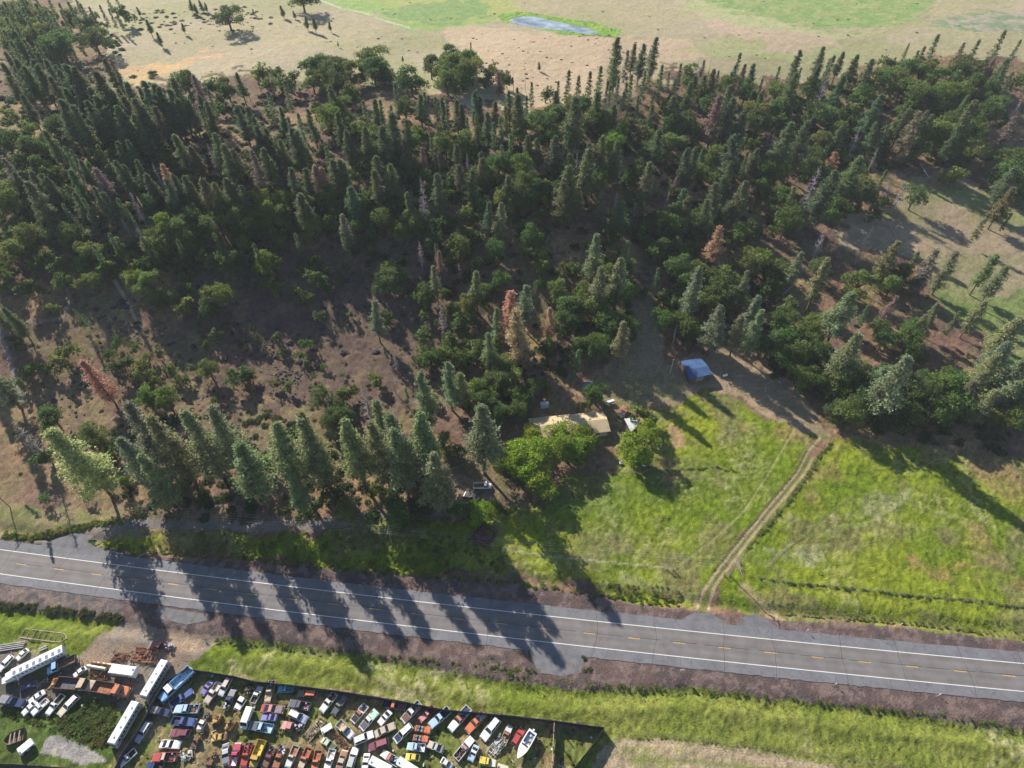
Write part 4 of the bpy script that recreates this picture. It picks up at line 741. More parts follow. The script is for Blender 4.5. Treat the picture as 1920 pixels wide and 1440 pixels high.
# field grass tussocks that catch the low sun
ins = []
blade = cards(np.zeros((1, 3)), .5, 9, .22, np.random.default_rng(5), np.ones(1), .3); blade = (blade[0] * np.array([1, 1, .7]) + np.array([0, 0, .12]), blade[1])
PG = [(0.17, 0.235, 0.04), (0.21, 0.25, 0.06), (0.13, 0.19, 0.03), (0.28, 0.26, 0.14)]
for P_, n_ in ((FIELD1, 2600), (FIELD2.replace('2100', '1930').replace('1990', '1930'), 3000), ("350,1200 640,1225 1000,1265 1320,1290 1920,1370 1920,1440 1700,1440 1200,1380 900,1330 640,1290 360,1250", 2600)):
    PP = pl(P_)
    a, b2 = PP.min(0), PP.max(0); q = a + (b2 - a) * np.random.rand(n_ * 2, 2); q = q[inside(PP, q[:, 0], q[:, 1])][:n_]
    for (x_, y_) in q:
        if y_ > 1445 or x_ < -5: continue
        g = gnd(x_, y_)
        if abs(roff(g[0], g[1])) < 12: continue
        s = ru(.25, .65); ins.append((*blade, g, (s, s, s * .8), ru(0, 6), jit(PG[0] if rnd() < .5 else random.choice(PG), .15)))
stuff_mesh('field_grass', ins, MT['leaf'], 'tussocks of green grass across the open fields', 'grass')
# basalt boulders on the hillside
def rock_mesh(seed):
    rng = np.random.default_rng(seed); b_ = bmesh.new(); bmesh.ops.create_icosphere(b_, subdivisions=2, radius=1); k = rng.normal(size=(6, 3))
    for v in b_.verts:
        f = 1 + sum(.1 * math.sin(3 * v.co.dot(Vector(q)) + i) for i, q in enumerate(k)); v.co *= f; v.co.z *= .7
    me = bpy.data.meshes.new('boulder'); b_.to_mesh(me); b_.free(); me.materials.append(MT['rock']); return me
RK = [rock_mesh(i) for i in range(5)]
ROCKS = "640,700,70 160,850,60 680,500,60 430,1020,60 150,1080,60 250,970,50 320,910,40 650,1040,60 900,1030,60 700,660,40 880,470,40 330,1110,60 460,1160,60 330,380,30 510,700,40 60,730,40 400,930,30 820,700,40 1060,840,40 500,870,40 120,990,40"
ROCKS5 = "910,670,80 860,710,60 940,700,60 1010,820,45 860,790,40 720,720,50 1770,830,45 1690,1090,60 1450,1000,60 1850,480,45 555,1270,50 1010,660,40 1780,960,50 1900,860,50 1480,550,50 820,860,30 410,1400,60 600,1320,40 1300,970,40 1880,1060,50 740,790,35"
for s_, T_ in ((ROCKS, 6), (ROCKS5, 5)):
    for x, y, D, k in parse(s_):
        g = gnd(OFFS[T_][0] + x / 4, OFFS[T_][1] + y / 4); r_ = D / 4 * depth(*g) / F_PX * .42
        tag(link('boulder', random.choice(RK), None, (g[0], g[1], g[2] + r_ * .1), ru(0, 6), (r_ * ru(.8, 1.3), r_ * ru(.7, 1.1), r_ * ru(.7, 1))), *(lambda q: (q[0], 'boulder', q[1]))(near_lm(OFFS[T_][0] + x / 4, OFFS[T_][1] + y / 4, 'dark basalt boulder', 'boulders', 45, 58, D)))
mb = MB(); rv = [(v.co.copy()) for v in RK[0].vertices]
ico = bmesh.new(); bmesh.ops.create_icosphere(ico, subdivisions=1, radius=1); iv = [v.co.copy() for v in ico.verts]; ifc = [tuple(v.index for v in f.verts) for f in ico.faces]; ico.free()
for P_, n_ in (("180,590 275,600 280,650 240,640", 160), ("210,550 240,550 245,580 215,585", 60), ("480,620 575,710 560,740 490,660", 160), ("500,690 565,700 560,740 510,760", 120), ("330,670 390,740 370,760 310,690", 70), ("90,740 200,740 160,860 90,850", 120), ("620,500 700,540 700,600 640,590", 90), ("1010,430 1070,440 1080,480 1020,480", 70), ("690,300 760,340 800,420 740,440", 60)):
    for i in range(n_ // 2):
        q = in_poly_px(P_); g = gnd(*q); r_ = ru(.15, .6); mb.add([Vector(g) + Vector((v.x * r_ * ru(.9, 1.1), v.y * r_ * ru(.9, 1.1), v.z * r_ * .7)) for v in iv], ifc)
tag(mb.build('scree', mat('scree_rock', (0.10, 0.088, 0.08), rough=.95, noise=.5, nscale=1.5)), 'loose lichen covered rubble spread over the rocky hillside', 'scree', kind='stuff')
# ================================================================ VEHICLES
PAL = dict(white=(.74, .74, .74), offw=(.60, .60, .58), cream=(.58, .52, .38), beige=(.48, .40, .30), silver=(.42, .44, .46), grey=(.22, .23, .25), dgrey=(.10, .105, .12), black=(.03, .03, .035), blue=(.045, .09, .30), navy=(.025, .04, .12),
    lblue=(.36, .50, .64), teal=(.10, .36, .46), sky=(.20, .42, .66), purple=(.20, .17, .46), lav=(.42, .40, .56), maroon=(.19, .045, .075), red=(.42, .045, .04), crimson=(.44, .03, .09), pink=(.55, .22, .22), orange=(.58, .16, .055), rust=(.33, .13, .065),
    brown=(.15, .085, .06), tan=(.50, .38, .25), yellow=(.66, .50, .04), gold=(.52, .32, .045), mint=(.40, .66, .52), green=(.16, .22, .13), olive=(.15, .15, .07), pale=(.50, .54, .36))
PAL = {k: tuple(.86 * q + .14 * sum(v) / 3 for q in v) for k, v in PAL.items()}
PT = [MT['paint'], MT['glass'], MT['black'], MT['chrome'], MT['tyre'], MT['lamp'], MT['tail'], MT['rustm']]
def wheel_mesh(r=.34, w=.24):
    mb = MB(); mb.cyl((0, -w / 2, 0), (0, w / 2, 0), r, n=12, m=0); mb.cyl((0, -w / 2 - .01, 0), (0, w / 2 + .01, 0), r * .55, n=8, m=1); return mb.mesh('wheel', [MT['tyre'], MT['chrome']])
WH = wheel_mesh(); WHB = wheel_mesh(.5, .3)
def common(parts, L, W, zb=.62, fw=.33, rw=-.30, wm=None, tr=.84):
    for fx in (fw, rw):
        for s in (-1, 1): parts.append(('wheel', wm or WH, 'fix', (fx * L, s * (W / 2 - .14), .34 if wm is None else .5)))
    hl = MB().box((0, 0, 0), (.08, .26, .16)).mesh('headlight', [MT['lamp']]); tl = MB().box((0, 0, 0), (.06, .2, .16)).mesh('tail_light', [MT['tail']])
    bu = MB().box((0, 0, 0), (.14, W * .96, .17)).mesh('bumper', [MT['chrome']], .02)
    for s in (-1, 1): parts += [('headlight', hl, 'fix', (L / 2 + .01, s * W * .36, zb)), ('tail_light', tl, 'fix', (-L / 2 - .005, s * W * .41, zb + .06))]
    parts += [('bumper', bu, 'fix', (L / 2 + .06, 0, .45)), ('bumper', bu, 'fix', (-L / 2 - .06, 0, .48))]
def taper(W, zb, k): return lambda x, z: W / 2 * (1 - k * max(0, z - zb)) * (1 - .10 * max(0, abs(x) / 2.6 - .72) / .28)
def T_car(L, W, H, cab, deck=.93, coupe=False):
    """cab = (rear foot, rear top, front top, front foot) as shares of L"""
    a, b_, c, d = [q * L for q in cab]; P = []; f = taper(W, .8, .12)
    body = MB().prism([(-L / 2, .32), (L / 2 - .05, .30), (L / 2, .5), (L / 2 - .04, .72), (L * .44, .80), (d, deck), (a, deck + .02), (-L * .46, deck - .02), (-L / 2, .8)], f, 0)
    P.append(('body', body.mesh('body', PT, .05), 'body', None))
    g = taper(W * .93, deck, .42)
    P.append(('window', MB().prism([(a, deck), (d, deck), (c, H - .06), (b_, H - .06)], g).mesh('window', [MT['glass']], .02), 'fix', None))
    rf = MB(); rf.prism([(b_ - .03, H - .06), (c + .03, H - .06), (c - .06, H), (b_ + .08, H)], g, 0)
    for s in (-1, 1):
        w1, w2 = g(0, deck) * s, g(0, H - .06) * s
        for x0, x1 in ((a, b_), (d, c), ((a + d) / 2 + .1, (b_ + c) / 2 + .1)): rf.cyl((x0, w1 * 1.0, deck), (x1, w2 * 1.0, H - .05), .045, n=4)
    P.append(('roof', rf.mesh('roof', PT), 'roof', None))
    P.append(('hood', MB().prism([(d + .02, deck), (L * .435, .808), (L * .435, .835), (d + .02, deck + .03)], lambda x, z: W * .41).mesh('hood', PT, .0), 'hood', None))
    if a > -L * .4: P.append(('boot_lid', MB().prism([(-L * .46, deck - .01), (a - .02, deck + .01), (a - .02, deck + .045), (-L * .46, deck + .02)], lambda x, z: W * .40).mesh('boot_lid', PT), 'bed', None))
    common(P, L, W); return P
def T_pickup(L=5.4, W=1.95, H=1.78, bedl=.40, load=None, longcab=False, big=False):
    P = []; f = taper(W, .85, .10); bx = -L / 2 + L * bedl; cf = L * (.16 if not longcab else .19); dk = 1.02
    P.append(('body', MB().prism([(bx, .42), (L / 2 - .05, .40), (L / 2, .55), (L / 2 - .03, .86), (L * .45, .95), (cf, dk), (bx, dk)], f, 0).mesh('body', PT, .05), 'body', None))
    g = taper(W * .93, dk, .30)
    P.append(('window', MB().prism([(bx + .05, dk), (cf, dk), (cf - .62, H - .06), (bx + .14, H - .06)], g).mesh('window', [MT['glass']], .02), 'fix', None))
    rf = MB(); rf.prism([(bx + .1, H - .06), (cf - .56, H - .06), (cf - .66, H), (bx + .16, H)], g, 0)
    for s in (-1, 1):
        w1, w2 = g(0, dk) * s, g(0, H - .06) * s
        for x0, x1 in ((bx + .06, bx + .14), (cf, cf - .62)): rf.cyl((x0, w1, dk), (x1, w2, H - .05), .05, n=4)
    P.append(('roof', rf.mesh('roof', PT), 'roof', None))
    P.append(('hood', MB().prism([(cf + .03, dk), (L * .445, .955), (L * .445, .985), (cf + .03, dk + .035)], lambda x, z: W * .42).mesh('hood', PT), 'hood', None))
    bd = MB(); x0, x1 = -L / 2, bx - .04; cx = (x0 + x1) / 2; ln = x1 - x0
    for s in (-1, 1): bd.box((cx, s * (W / 2 - .05), .78), (ln, .09, .56), m=0)
    bd.box((x0 + .04, 0, .78), (.07, W - .2, .55), m=0); bd.box((x1 - .04, 0, .80), (.07, W - .2, .52), m=0)
    P.append(('truck_bed', bd.mesh('truck_bed', PT), 'body', None))
    P.append(('bed_floor', MB().box((cx, 0, .60), (ln - .14, W - .2, .06)).mesh('bed_floor', [MT['rustm']]), 'bed', None))
    if load == 'cover': P.append(('bed_cover', MB().box((cx, 0, 1.12), (ln, W * .97, .12), m=0, top=.96).mesh('bed_cover', PT), 'bed', None))
    if load == 'topper': P.append(('bed_topper', MB().box((cx, 0, 1.38), (ln, W * .94, .62), m=0, top=.9).mesh('bed_topper', PT, .04), 'bed', None))
    if load == 'junk':
        rg = random.Random(int(L * 100) + int(W * 10)); jk = MB()
        for i in range(14): jk.box((cx + rg.uniform(-.4, .4) * ln, rg.uniform(-.35, .35) * W, .78 + rg.random() * .25), (rg.uniform(.15, .7), rg.uniform(.1, .4), rg.uniform(.1, .35)), rz=rg.uniform(0, 3), m=rg.choice((0, 7, 2, 3, 0)))
        P.append(('scrap_load', jk.mesh('scrap_load', PT), 'load', None))
    common(P, L, W, .72); return P
def T_stripped(L=5.6, W=1.95, H=1.8, nose=True):
    """cab on a bare chassis"""
    P = []; dk = 1.05; f = taper(W, .85, .1); cx0, cx1 = (-.02 * L, .26 * L)
    P.append(('body', MB().prism([(cx0, .5), (.46 * L if nose else cx1 + .3, .5), (.47 * L if nose else cx1 + .35, .85), (cx1, dk), (cx0, dk)], f).mesh('body', PT, .05), 'body', None))
    g = taper(W * .93, dk, .3)
    P.append(('window', MB().prism([(cx0, dk), (cx1, dk), (cx1 - .5, H - .05), (cx0 + .1, H - .05)], g).mesh('window', [MT['glass']]), 'fix', None))
    P.append(('roof', MB().prism([(cx0 + .04, H - .05), (cx1 - .42, H - .05), (cx1 - .5, H + .02), (cx0 + .1, H + .02)], g).mesh('roof', PT), 'roof', None))
    ch = MB()
    for s in (-1, 1): ch.box((-.1 * L, s * .42, .62), (L * .8, .1, .16))
    for k in range(6): ch.box((-.48 * L + k * L * .14, 0, .62), (.12, .95, .1))
    ch.box((-.3 * L, 0, .7), (.3, 1.7, .25)); P.append(('chassis', ch.mesh('chassis', [MT['rustm']]), 'bed', None))
    jk = MB(); rg = random.Random(4)
    for i in range(16): jk.box((rg.uniform(-.46, -.05) * L, rg.uniform(-.4, .4) * W, .85 + rg.random() * .3), (rg.uniform(.15, .8), rg.uniform(.1, .35), rg.uniform(.08, .3)), rz=rg.uniform(0, 3), m=rg.choice((7, 0, 2, 3)))
    P.append(('scrap_load', jk.mesh('scrap_load', PT), 'load', None)); common(P, L, W, .72); return P
def T_van(L=6.2, W=2.1, H=2.5):
    P = []; P.append(('body', MB().prism([(-L / 2, .4), (L / 2 - .05, .38), (L / 2, .6), (L / 2 - .05, 1.05), (L * .38, 1.2), (L * .28, H - .12), (-L / 2 + .05, H - .12)], taper(W, 1.2, .06)).mesh('body', PT, .06), 'body', None))
    P.append(('roof', MB().prism([(-L / 2 + .04, H - .12), (L * .28, H - .12), (L * .26, H - .03), (-L / 2 + .12, H - .03)], lambda x, z: W / 2 * .9).mesh('roof', PT), 'roof', None))
    P.append(('windshield', MB().prism([(L * .379, 1.24), (L * .391, 1.24), (L * .299, H - .2), (L * .287, H - .2)], lambda x, z: W * .42).mesh('windshield', [MT['glass']]), 'fix', None))
    wn_ = MB(); [wn_.box((L * .22, s * W * .463, 1.55), (.8, .1, .5)) for s in (-1, 1)]; P.append(('window', wn_.mesh('window', [MT['glass']]), 'fix', None)); common(P, L, W, .75); return P
def T_bus(L=12.5, W=2.5, H=3.3, n=9):
    P = []; P.append(('body', MB().prism([(-L / 2, .5), (L / 2, .5), (L / 2 + .05, 1.2), (L / 2 - .35, H - .2), (-L / 2 + .1, H - .2)], lambda x, z: W / 2 * (1 - .03 * max(0, z - 1.5))).mesh('body', PT, .1), 'body', None))
    P.append(('roof', MB().box((-.1, 0, H - .12), (L - .5, W * .95, .16), top=.96).mesh('roof', PT, .04), 'roof', None))
    for s in (-1, 1):
        wn_ = MB()
        for k in range(n): wn_.box((-L * .42 + k * L * .82 / n + .5, s * (W / 2 - .02), 2.25), (L * .60 / n, .08, .7))
        P.append(('window', wn_.mesh('window', [MT['glass']]), 'fix', None)); st = MB().box((0, s * (W / 2 + .005), 1.5), (L * .94, .03, .22)).mesh('stripe', PT); P.append(('stripe', st, 'bed', None))
    P.append(('windshield', MB().prism([(L / 2 - .02, 1.5), (L / 2 + .05, 1.5), (L / 2 - .2, 2.7), (L / 2 - .3, 2.7)], lambda x, z: W * .43).mesh('windshield', [MT['glass']]), 'fix', None))
    vm = MB().box((0, 0, 0), (.6, .45, .22), top=.8).mesh('roof_vent', [MT['chrome']])
    for x, y in ((-L * .34, .2), (-L * .12, -.1), (L * .1, .15), (L * .33, 0)): P.append(('roof_vent', vm, 'fix', (x, y, H)))
    common(P, L, W, .9, .32, -.28, WHB); return P
def T_dump(L=7.6, W=2.4, H=2.6, bedh=1.9, open_=True):
    P = []; bx = L * .12
    P.append(('body', MB().prism([(bx, .7), (L / 2, .7), (L / 2, 1.35), (L * .33, 1.5), (L * .30, 1.5), (bx, 1.5)], lambda x, z: W / 2 * (.98 if x < L * .31 else .66)).mesh('body', PT, .06), 'body', None))
    P.append(('window', MB().prism([(bx + .02, 1.5), (L * .31, 1.5), (L * .26, H - .1), (bx + .08, H - .1)], lambda x, z: W * .42).mesh('window', [MT['glass']]), 'fix', None))
    P.append(('roof', MB().box(((bx + L * .265) / 2, 0, H - .05), (L * .15, W * .86, .12), top=.94).mesh('roof', PT), 'roof', None))
    for s in (-1, 1): P.append(('fender', MB().prism([(L * .30, .75), (L * .46, .75), (L * .44, 1.15), (L * .36, 1.22), (L * .30, 1.1)], lambda x, z: .17).mesh('fender', PT, .04), 'body', (0, s * W * .41, 0)))
    bd = MB(); x0, x1 = -L / 2, bx - .15; cx = (x0 + x1) / 2; ln = x1 - x0
    for s in (-1, 1):
        bd.box((cx, s * W * .49, 1.5), (ln, .1, .9))
        for k in range(5): bd.box((x0 + ln * (k + .5) / 5, s * (W * .49 + .07), 1.5), (.1, .08, .86))
    bd.box((x0 + .05, 0, 1.5), (.09, W * .92, .88)); bd.box((x1 - .05, 0, 1.6), (.09, W * .92, 1.05))
    P.append(('truck_bed', bd.mesh('truck_bed', [MT['rustm']]), 'hood', None)); P.append(('bed_floor', MB().box((cx, 0, 1.1), (ln - .16, W * .92, .1)).mesh('bed_floor', [MT['rustm']]), 'bed', None))
    ch = MB(); [ch.box((-.05 * L, s * .45, .85), (L * .88, .12, .22)) for s in (-1, 1)]; P.append(('chassis', ch.mesh('chassis', [MT['rustm']]), 'bed', None))
    common(P, L, W, 1.1, .37, -.26, WHB); [P.append(('wheel', WHB, 'fix', (-.38 * L, s * (W / 2 - .14), .5))) for s in (-1, 1)]; return P
def T_semi(L=20., W=2.6, H=3.6):
    P = []; x0, x1 = -L / 2, L * .30
    P.append(('body', MB().prism([(L * .315, .7), (L * .5, .7), (L * .5, 1.5), (L * .42, 1.75), (L * .41, 2.7), (L * .33, 3.0), (L * .315, 2.9)], lambda x, z: W / 2 * (.95 if x < L * .43 else .7)).mesh('body', PT, .08), 'body', None))
    P.append(('windshield', MB().prism([(L * .421, 1.8), (L * .428, 1.8), (L * .418, 2.55), (L * .411, 2.55)], lambda x, z: W * .4).mesh('windshield', [MT['glass']]), 'fix', None))
    P.append(('trailer', MB().box(((x0 + x1) / 2, 0, 2.2), (x1 - x0, W, 2.5), m=0).mesh('trailer', PT, .05), 'roof', None))
    pm = MB().box((0, 0, 0), (.95, 1.3, .05)).mesh('skylight', [mat('skylight_panel', (.20, .21, .30), rough=.3)]); vm = MB().box((0, 0, 0), (.5, .06, .55)).mesh('side_vent', [MT['black']])
    n = 8
    for k in range(n): P.append(('skylight', pm, 'fix', (x0 + (k + .5) * (x1 - x0) / n, .35, 3.46)))
    for k in range(13): P += [('side_vent', vm, 'fix', (x0 + (k + .6) * (x1 - x0) / 13, s * (W / 2 + .01), 2.5)) for s in (-1, 1)]
    for fx in (.42, .22, .16, -.36, -.42): [P.append(('wheel', WHB, 'fix', (fx * L, s * (W / 2 - .16), .5))) for s in (-1, 1)]
    return P
def T_box(L=7.5, W=2.4, H=2.7):
    P = [('body', MB().box((0, 0, (H + .6) / 2), (L, W, H - .6), m=0).mesh('body', PT, .08), 'body', None), ('roof', MB().box((0, 0, H + .02), (L * .98, W * .96, .1), top=.97).mesh('roof', PT), 'roof', None)]
    vm = MB().box((0, 0, 0), (.5, .5, .2), top=.8).mesh('roof_vent', [MT['chrome']]); P.append(('roof_vent', vm, 'fix', (L * .4, .4, H + .15)))
    wn_ = MB(); [wn_.box((x, s * (W / 2), H * .62), (.8, .06, .5)) for x in (-L * .25, L * .2) for s in (-1, 1)]; P.append(('window', wn_.mesh('window', [MT['glass']]), 'fix', None))
    for s in (-1, 1): P += [('wheel', WH, 'fix', (-.05 * L, s * (W / 2 - .1), .34)), ('wheel', WH, 'fix', (.07 * L, s * (W / 2 - .1), .34))]
    return P
def T_jeep(L=3.8, W=1.65, H=1.5):
    P = [('body', MB().prism([(-L / 2, .45), (L / 2, .45), (L / 2, .98), (L * .12, 1.02), (L * .12, .98), (-L / 2, .98)], W / 2 * .8).mesh('body', PT, .03), 'body', None)]
    P.append(('hood', MB().box((L * .30, 0, 1.03), (L * .36, W * .72, .06)).mesh('hood', PT), 'hood', None)); t = MB(); t.box((-L * .2, 0, 1.0), (L * .5, W * .66, .05), m=2)
    for x in (-L * .05, -L * .3):
        for s in (-1, 1): t.box((x, s * .35, 1.15), (.5, .5, .28), m=3)
    P.append(('seat', t.mesh('seat', PT), 'fix', None)); rb = MB()
    for x in (L * .1, -L * .38):
        for s in (-1, 1): rb.cyl((x, s * W * .38, .95), (x, s * W * .36, H), .04, n=5)
        rb.cyl((x, -W * .36, H), (x, W * .36, H), .04, n=5)
    P.append(('roll_bar', rb.mesh('roll_bar', PT), 'body', None))
    for s in (-1, 1): P.append(('fender', MB().box((0, 0, 0), (1.0, .3, .1), top=.9).mesh('fender', PT), 'body', (L * .3, s * W * .42, .88)))
    common(P, L, W, .8); return P
def T_boat(L=8., W=2.5, H=1.9):
    P = []; n = 16; ring = []; 
    def hw(t): return W / 2 * (1 - max(0, (t - .5) / .5) ** 2.2) * (.92 + .08 * min(1, t * 4))
    V = []; N = []
    for i in range(n + 1):
        t = i / n; x = -L / 2 + L * t; h = hw(t) + .02; V.append((x, h))
    hb = MB(); vs = []
    for x, h in V: vs += [(x, -h, H + .12 * (x + L / 2) / L), (x, -h * .75, .9), (x * .96, 0, .55 + .5 * max(0, x / L * 2) ** 3), (x, h * .75, .9), (x, h, H + .12 * (x + L / 2) / L)]
    fs = []
    for i in range(n):
        for j in range(4): a = 5 * i + j; fs.append((a, a + 5, a + 6, a + 1))
    fs.append((0, 1, 2, 3, 4)); hb.add(vs, fs); P.append(('hull', hb.mesh('hull', PT), 'body', None))
    dk = MB(); vs = []; k0 = int(n * .52)
    for i in range(n + 1):
        x, h = V[i]; z = H + .12 * (x + L / 2) / L; inn = max(0, h - .28) if i < k0 else 0; vs += [(x, -h, z), (x, -inn, z + .02), (x, inn, z + .02), (x, h, z)]
    fs = []
    for i in range(n): a = 4 * i; fs += [(a, a + 1, a + 5, a + 4), (a + 2, a + 3, a + 7, a + 6)] + ([(a + 1, a + 2, a + 6, a + 5)] if i >= k0 or i == 0 else [])
    dk.add(vs, fs); P.append(('deck', dk.mesh('deck', PT), 'roof', None))
    P.append(('cockpit_floor', MB().box((-L * .2, 0, 1.15), (L * .54, W * .74, .06)).mesh('cockpit_floor', [MT['rustm']]), 'bed', None))
    st = MB(); [st.box((x, y, 1.45), (.6, .5, .55)) for x, y in ((-.3, .5), (-.3, -.5), (-1.6, .45), (-2.7, 0))]; P.append(('seat', st.mesh('seat', PT), 'load', None))
    P.append(('windshield', MB().prism([(.35, H + .06), (.42, H + .06), (.1, H + .5), (.03, H + .5)], W * .36).mesh('windshield', [MT['glass']]), 'fix', None))
    P.append(('outboard_motor', MB().box((-L / 2 - .25, 0, 1.7), (.5, .5, .9)).mesh('outboard_motor', PT, .05), 'hood', None)); return P
def T_tank(L=7., W=1.3, H=1.9):
    mb = MB(); mb.cyl((-L / 2, 0, 1.1), (L / 2, 0, 1.1), W / 2, n=14); sk = MB(); [sk.box((x, 0, .25), (.3, W * .9, .5)) for x in (-L * .35, 0, L * .35)]
    return [('tank_body', mb.mesh('tank_body', PT, 0), 'body', None), ('saddle', sk.mesh('saddle', [MT['rustm']]), 'bed', None)]
def T_scrap(L=7., W=3.5, H=1.2, seed=3, n=34):
    rg = random.Random(seed); fr = MB(); it = MB()
    for s in (-1, 1): fr.box((0, s * W * .45, .35), (L, .15, .18))
    for k in range(7): fr.box((-L * .45 + k * L * .15, 0, .35), (.13, W * .9, .14))
    for i in range(n):
        a = Vector((rg.uniform(-.5, .5) * L, rg.uniform(-.5, .5) * W, rg.uniform(.3, H))); e = rg.uniform(-.3, .3) + (0 if rg.random() < .7 else 1.4); ln = rg.uniform(.6, L * .6)
        b_ = a + Vector((math.cos(e), math.sin(e), rg.uniform(-.12, .12))) * ln; b_.x = max(-L * .55, min(L * .55, b_.x)); b_.y = max(-W * .55, min(W * .55, b_.y)); it.cyl(a, b_, rg.uniform(.04, .13), n=5, m=rg.choice((0, 0, 7)))
    for i in range(6): it.box((rg.uniform(-.4, .4) * L, rg.uniform(-.35, .35) * W, .5), (rg.uniform(.4, 1.2), rg.uniform(.3, .8), rg.uniform(.2, .6)), rz=rg.uniform(0, 3), m=rg.choice((7, 0)))
    return [('frame', fr.mesh('frame', [MT['rustm']]), 'bed', None), ('scrap_bar', it.mesh('scrap_bar', PT), 'body', None)]
def T_crane(L=6., W=2.3, H=2.6, arm=True):
    P = []; tk = MB(); [tk.box((-.5, s * W * .4, .4), (L * .55, .4, .75)) for s in (-1, 1)]; P.append(('track', tk.mesh('track', [MT['rustm']], .1), 'bed', None))
    P.append(('body', MB().box((-.8, 0, 1.25), (2.4, W * .8, .95), m=0).mesh('body', PT, .06), 'body', None)); P.append(('cab', MB().box((.2, .45, 1.9), (1.0, .9, 1.2), m=0, top=.85).box((.3, .45, 1.95), (.95, .8, .7), m=1).mesh('cab', PT), 'body', None))
    b_ = MB(); b_.cyl((0, -.3, 1.5), (L * .42, -.3, 2.9), .2, .15, n=6); b_.cyl((L * .42, -.3, 2.9), (L * .62, -.3, .9), .15, .12, n=6); b_.box((L * .6, -.3, .6), (.7, .9, .5)); P.append(('boom', b_.mesh('boom', PT), 'body', None))
    w_ = MB(); [w_.box((-1.6 + .25 * i, .2 * (-1) ** i, 1.85), (.3, .5, .25), rz=i) for i in range(5)]; P.append(('engine', w_.mesh('engine', [MT['rustm']]), 'bed', None)); return P
TPL = {
 'sedan': lambda: T_car(4.9, 1.85, 1.38, (-.34, -.20, .03, .17)), 'coupe': lambda: T_car(4.7, 1.85, 1.30, (-.36, -.14, .0, .14)), 'beetle': lambda: T_car(4.1, 1.65, 1.48, (-.44, -.22, .06, .2)),
 'suv': lambda: T_car(4.9, 1.9, 1.72, (-.485, -.44, .06, .19), 1.0), 'wagon': lambda: T_car(5.2, 1.9, 1.5, (-.485, -.43, .03, .17)),
 'pickup': lambda: T_pickup(), 'pickupj': lambda: T_pickup(load='junk'), 'pickupt': lambda: T_pickup(load='topper'), 'pickupc': lambda: T_pickup(load='cover'), 'longbed': lambda: T_pickup(6.2, 2.0, 1.8, .46), 'longbedj': lambda: T_pickup(6.2, 2.0, 1.8, .46, load='junk'),
 'strip': T_stripped, 'van': T_van, 'bus': T_bus, 'dump': T_dump, 'semi': T_semi, 'box': T_box, 'jeep': T_jeep, 'boat': T_boat, 'tank': T_tank, 'shell': lambda: T_box(3.6, 2.1, 1.5), 'scrap': T_scrap, 'heap': lambda: T_scrap(4, 3, 1.3, 9, 26), 'crane': T_crane}
TL = dict(sedan=(4.9, 'sedan', 'car'), coupe=(4.7, 'coupe', 'car'), beetle=(4.1, 'small_car', 'car'), suv=(4.9, 'sport_utility_vehicle', 'car'), wagon=(5.2, 'station_wagon', 'car'), pickup=(5.4, 'pickup_truck', 'pickup truck'), pickupj=(5.4, 'pickup_truck', 'pickup truck'), pickupt=(5.4, 'pickup_truck', 'pickup truck'), pickupc=(5.4, 'pickup_truck', 'pickup truck'),
 longbed=(6.2, 'pickup_truck', 'pickup truck'), longbedj=(6.2, 'pickup_truck', 'pickup truck'), strip=(5.6, 'stripped_truck', 'truck'), van=(6.2, 'van', 'van'), bus=(12.5, 'motorhome', 'motorhome'), dump=(7.6, 'dump_truck', 'dump truck'), semi=(20, 'semi_truck', 'truck'), box=(7.5, 'box_trailer', 'trailer'), jeep=(3.8, 'jeep', 'jeep'),
 boat=(8, 'motorboat', 'boat'), shell=(3.6, 'camper_shell', 'camper shell'), tank=(7, 'steel_tank', 'tank'), scrap=(7, 'scrap_trailer', 'scrap metal'), heap=(4, 'scrap_heap', 'scrap metal'), crane=(6, 'digger', 'digger'))
CACHE = {}
CROP = {'A': (0, 1180, 5.5375), 'B': (280, 1240, 6.0), 'C': (560, 1270, 6.857), 'D': (800, 1290, 6.857), 'H': (840, 620, 4.0), 'P': (0, 0, 1.0)}
def col4(c, rust): c = PAL[c] if isinstance(c, str) else c; return (*c, rust)
def vehicle(typ, crop, x0, y0, x1, y1, body, label, roof=None, hood=None, bed=None, load=None, rust=.25, dz=.7, wid=1.0, group=None, name=None):
    ox, oy, k = CROP[crop]; A = gnd(ox + x0 / k, oy + y0 / k, dz); B = gnd(ox + x1 / k, oy + y1 / k, dz)
    L = math.hypot(A[0] - B[0], A[1] - B[1]); rz = math.atan2(A[1] - B[1], A[0] - B[0]); L0, nm, cat = TL[typ]; rust = min(.7, rust + (.13 if rust > 0 else 0))
    s = max(.75, min(1.35, L / L0)); s2 = .5 * (1 + s) * wid
    if typ not in CACHE: CACHE[typ] = TPL[typ]()
    r = link(name or nm, None, None, ((A[0] + B[0]) / 2, (A[1] + B[1]) / 2, min(A[2], B[2]) + .02), rz, (s, s2, .5 * (1 + s))); tag(r, label, cat, group)
    cs = dict(body=body, roof=roof or body, hood=hood or body, bed=bed or body, load=load or 'offw')
    for pn, me, sl_, loc in CACHE[typ]:
        link(pn, me, r, loc or (0, 0, 0), color=col4(cs[sl_], rust if sl_ != 'bed' else max(rust, .5)) if sl_ != 'fix' else (1, 1, 1, 1))
    return r
V = vehicle
Y = 'vehicles in the scrapyard'
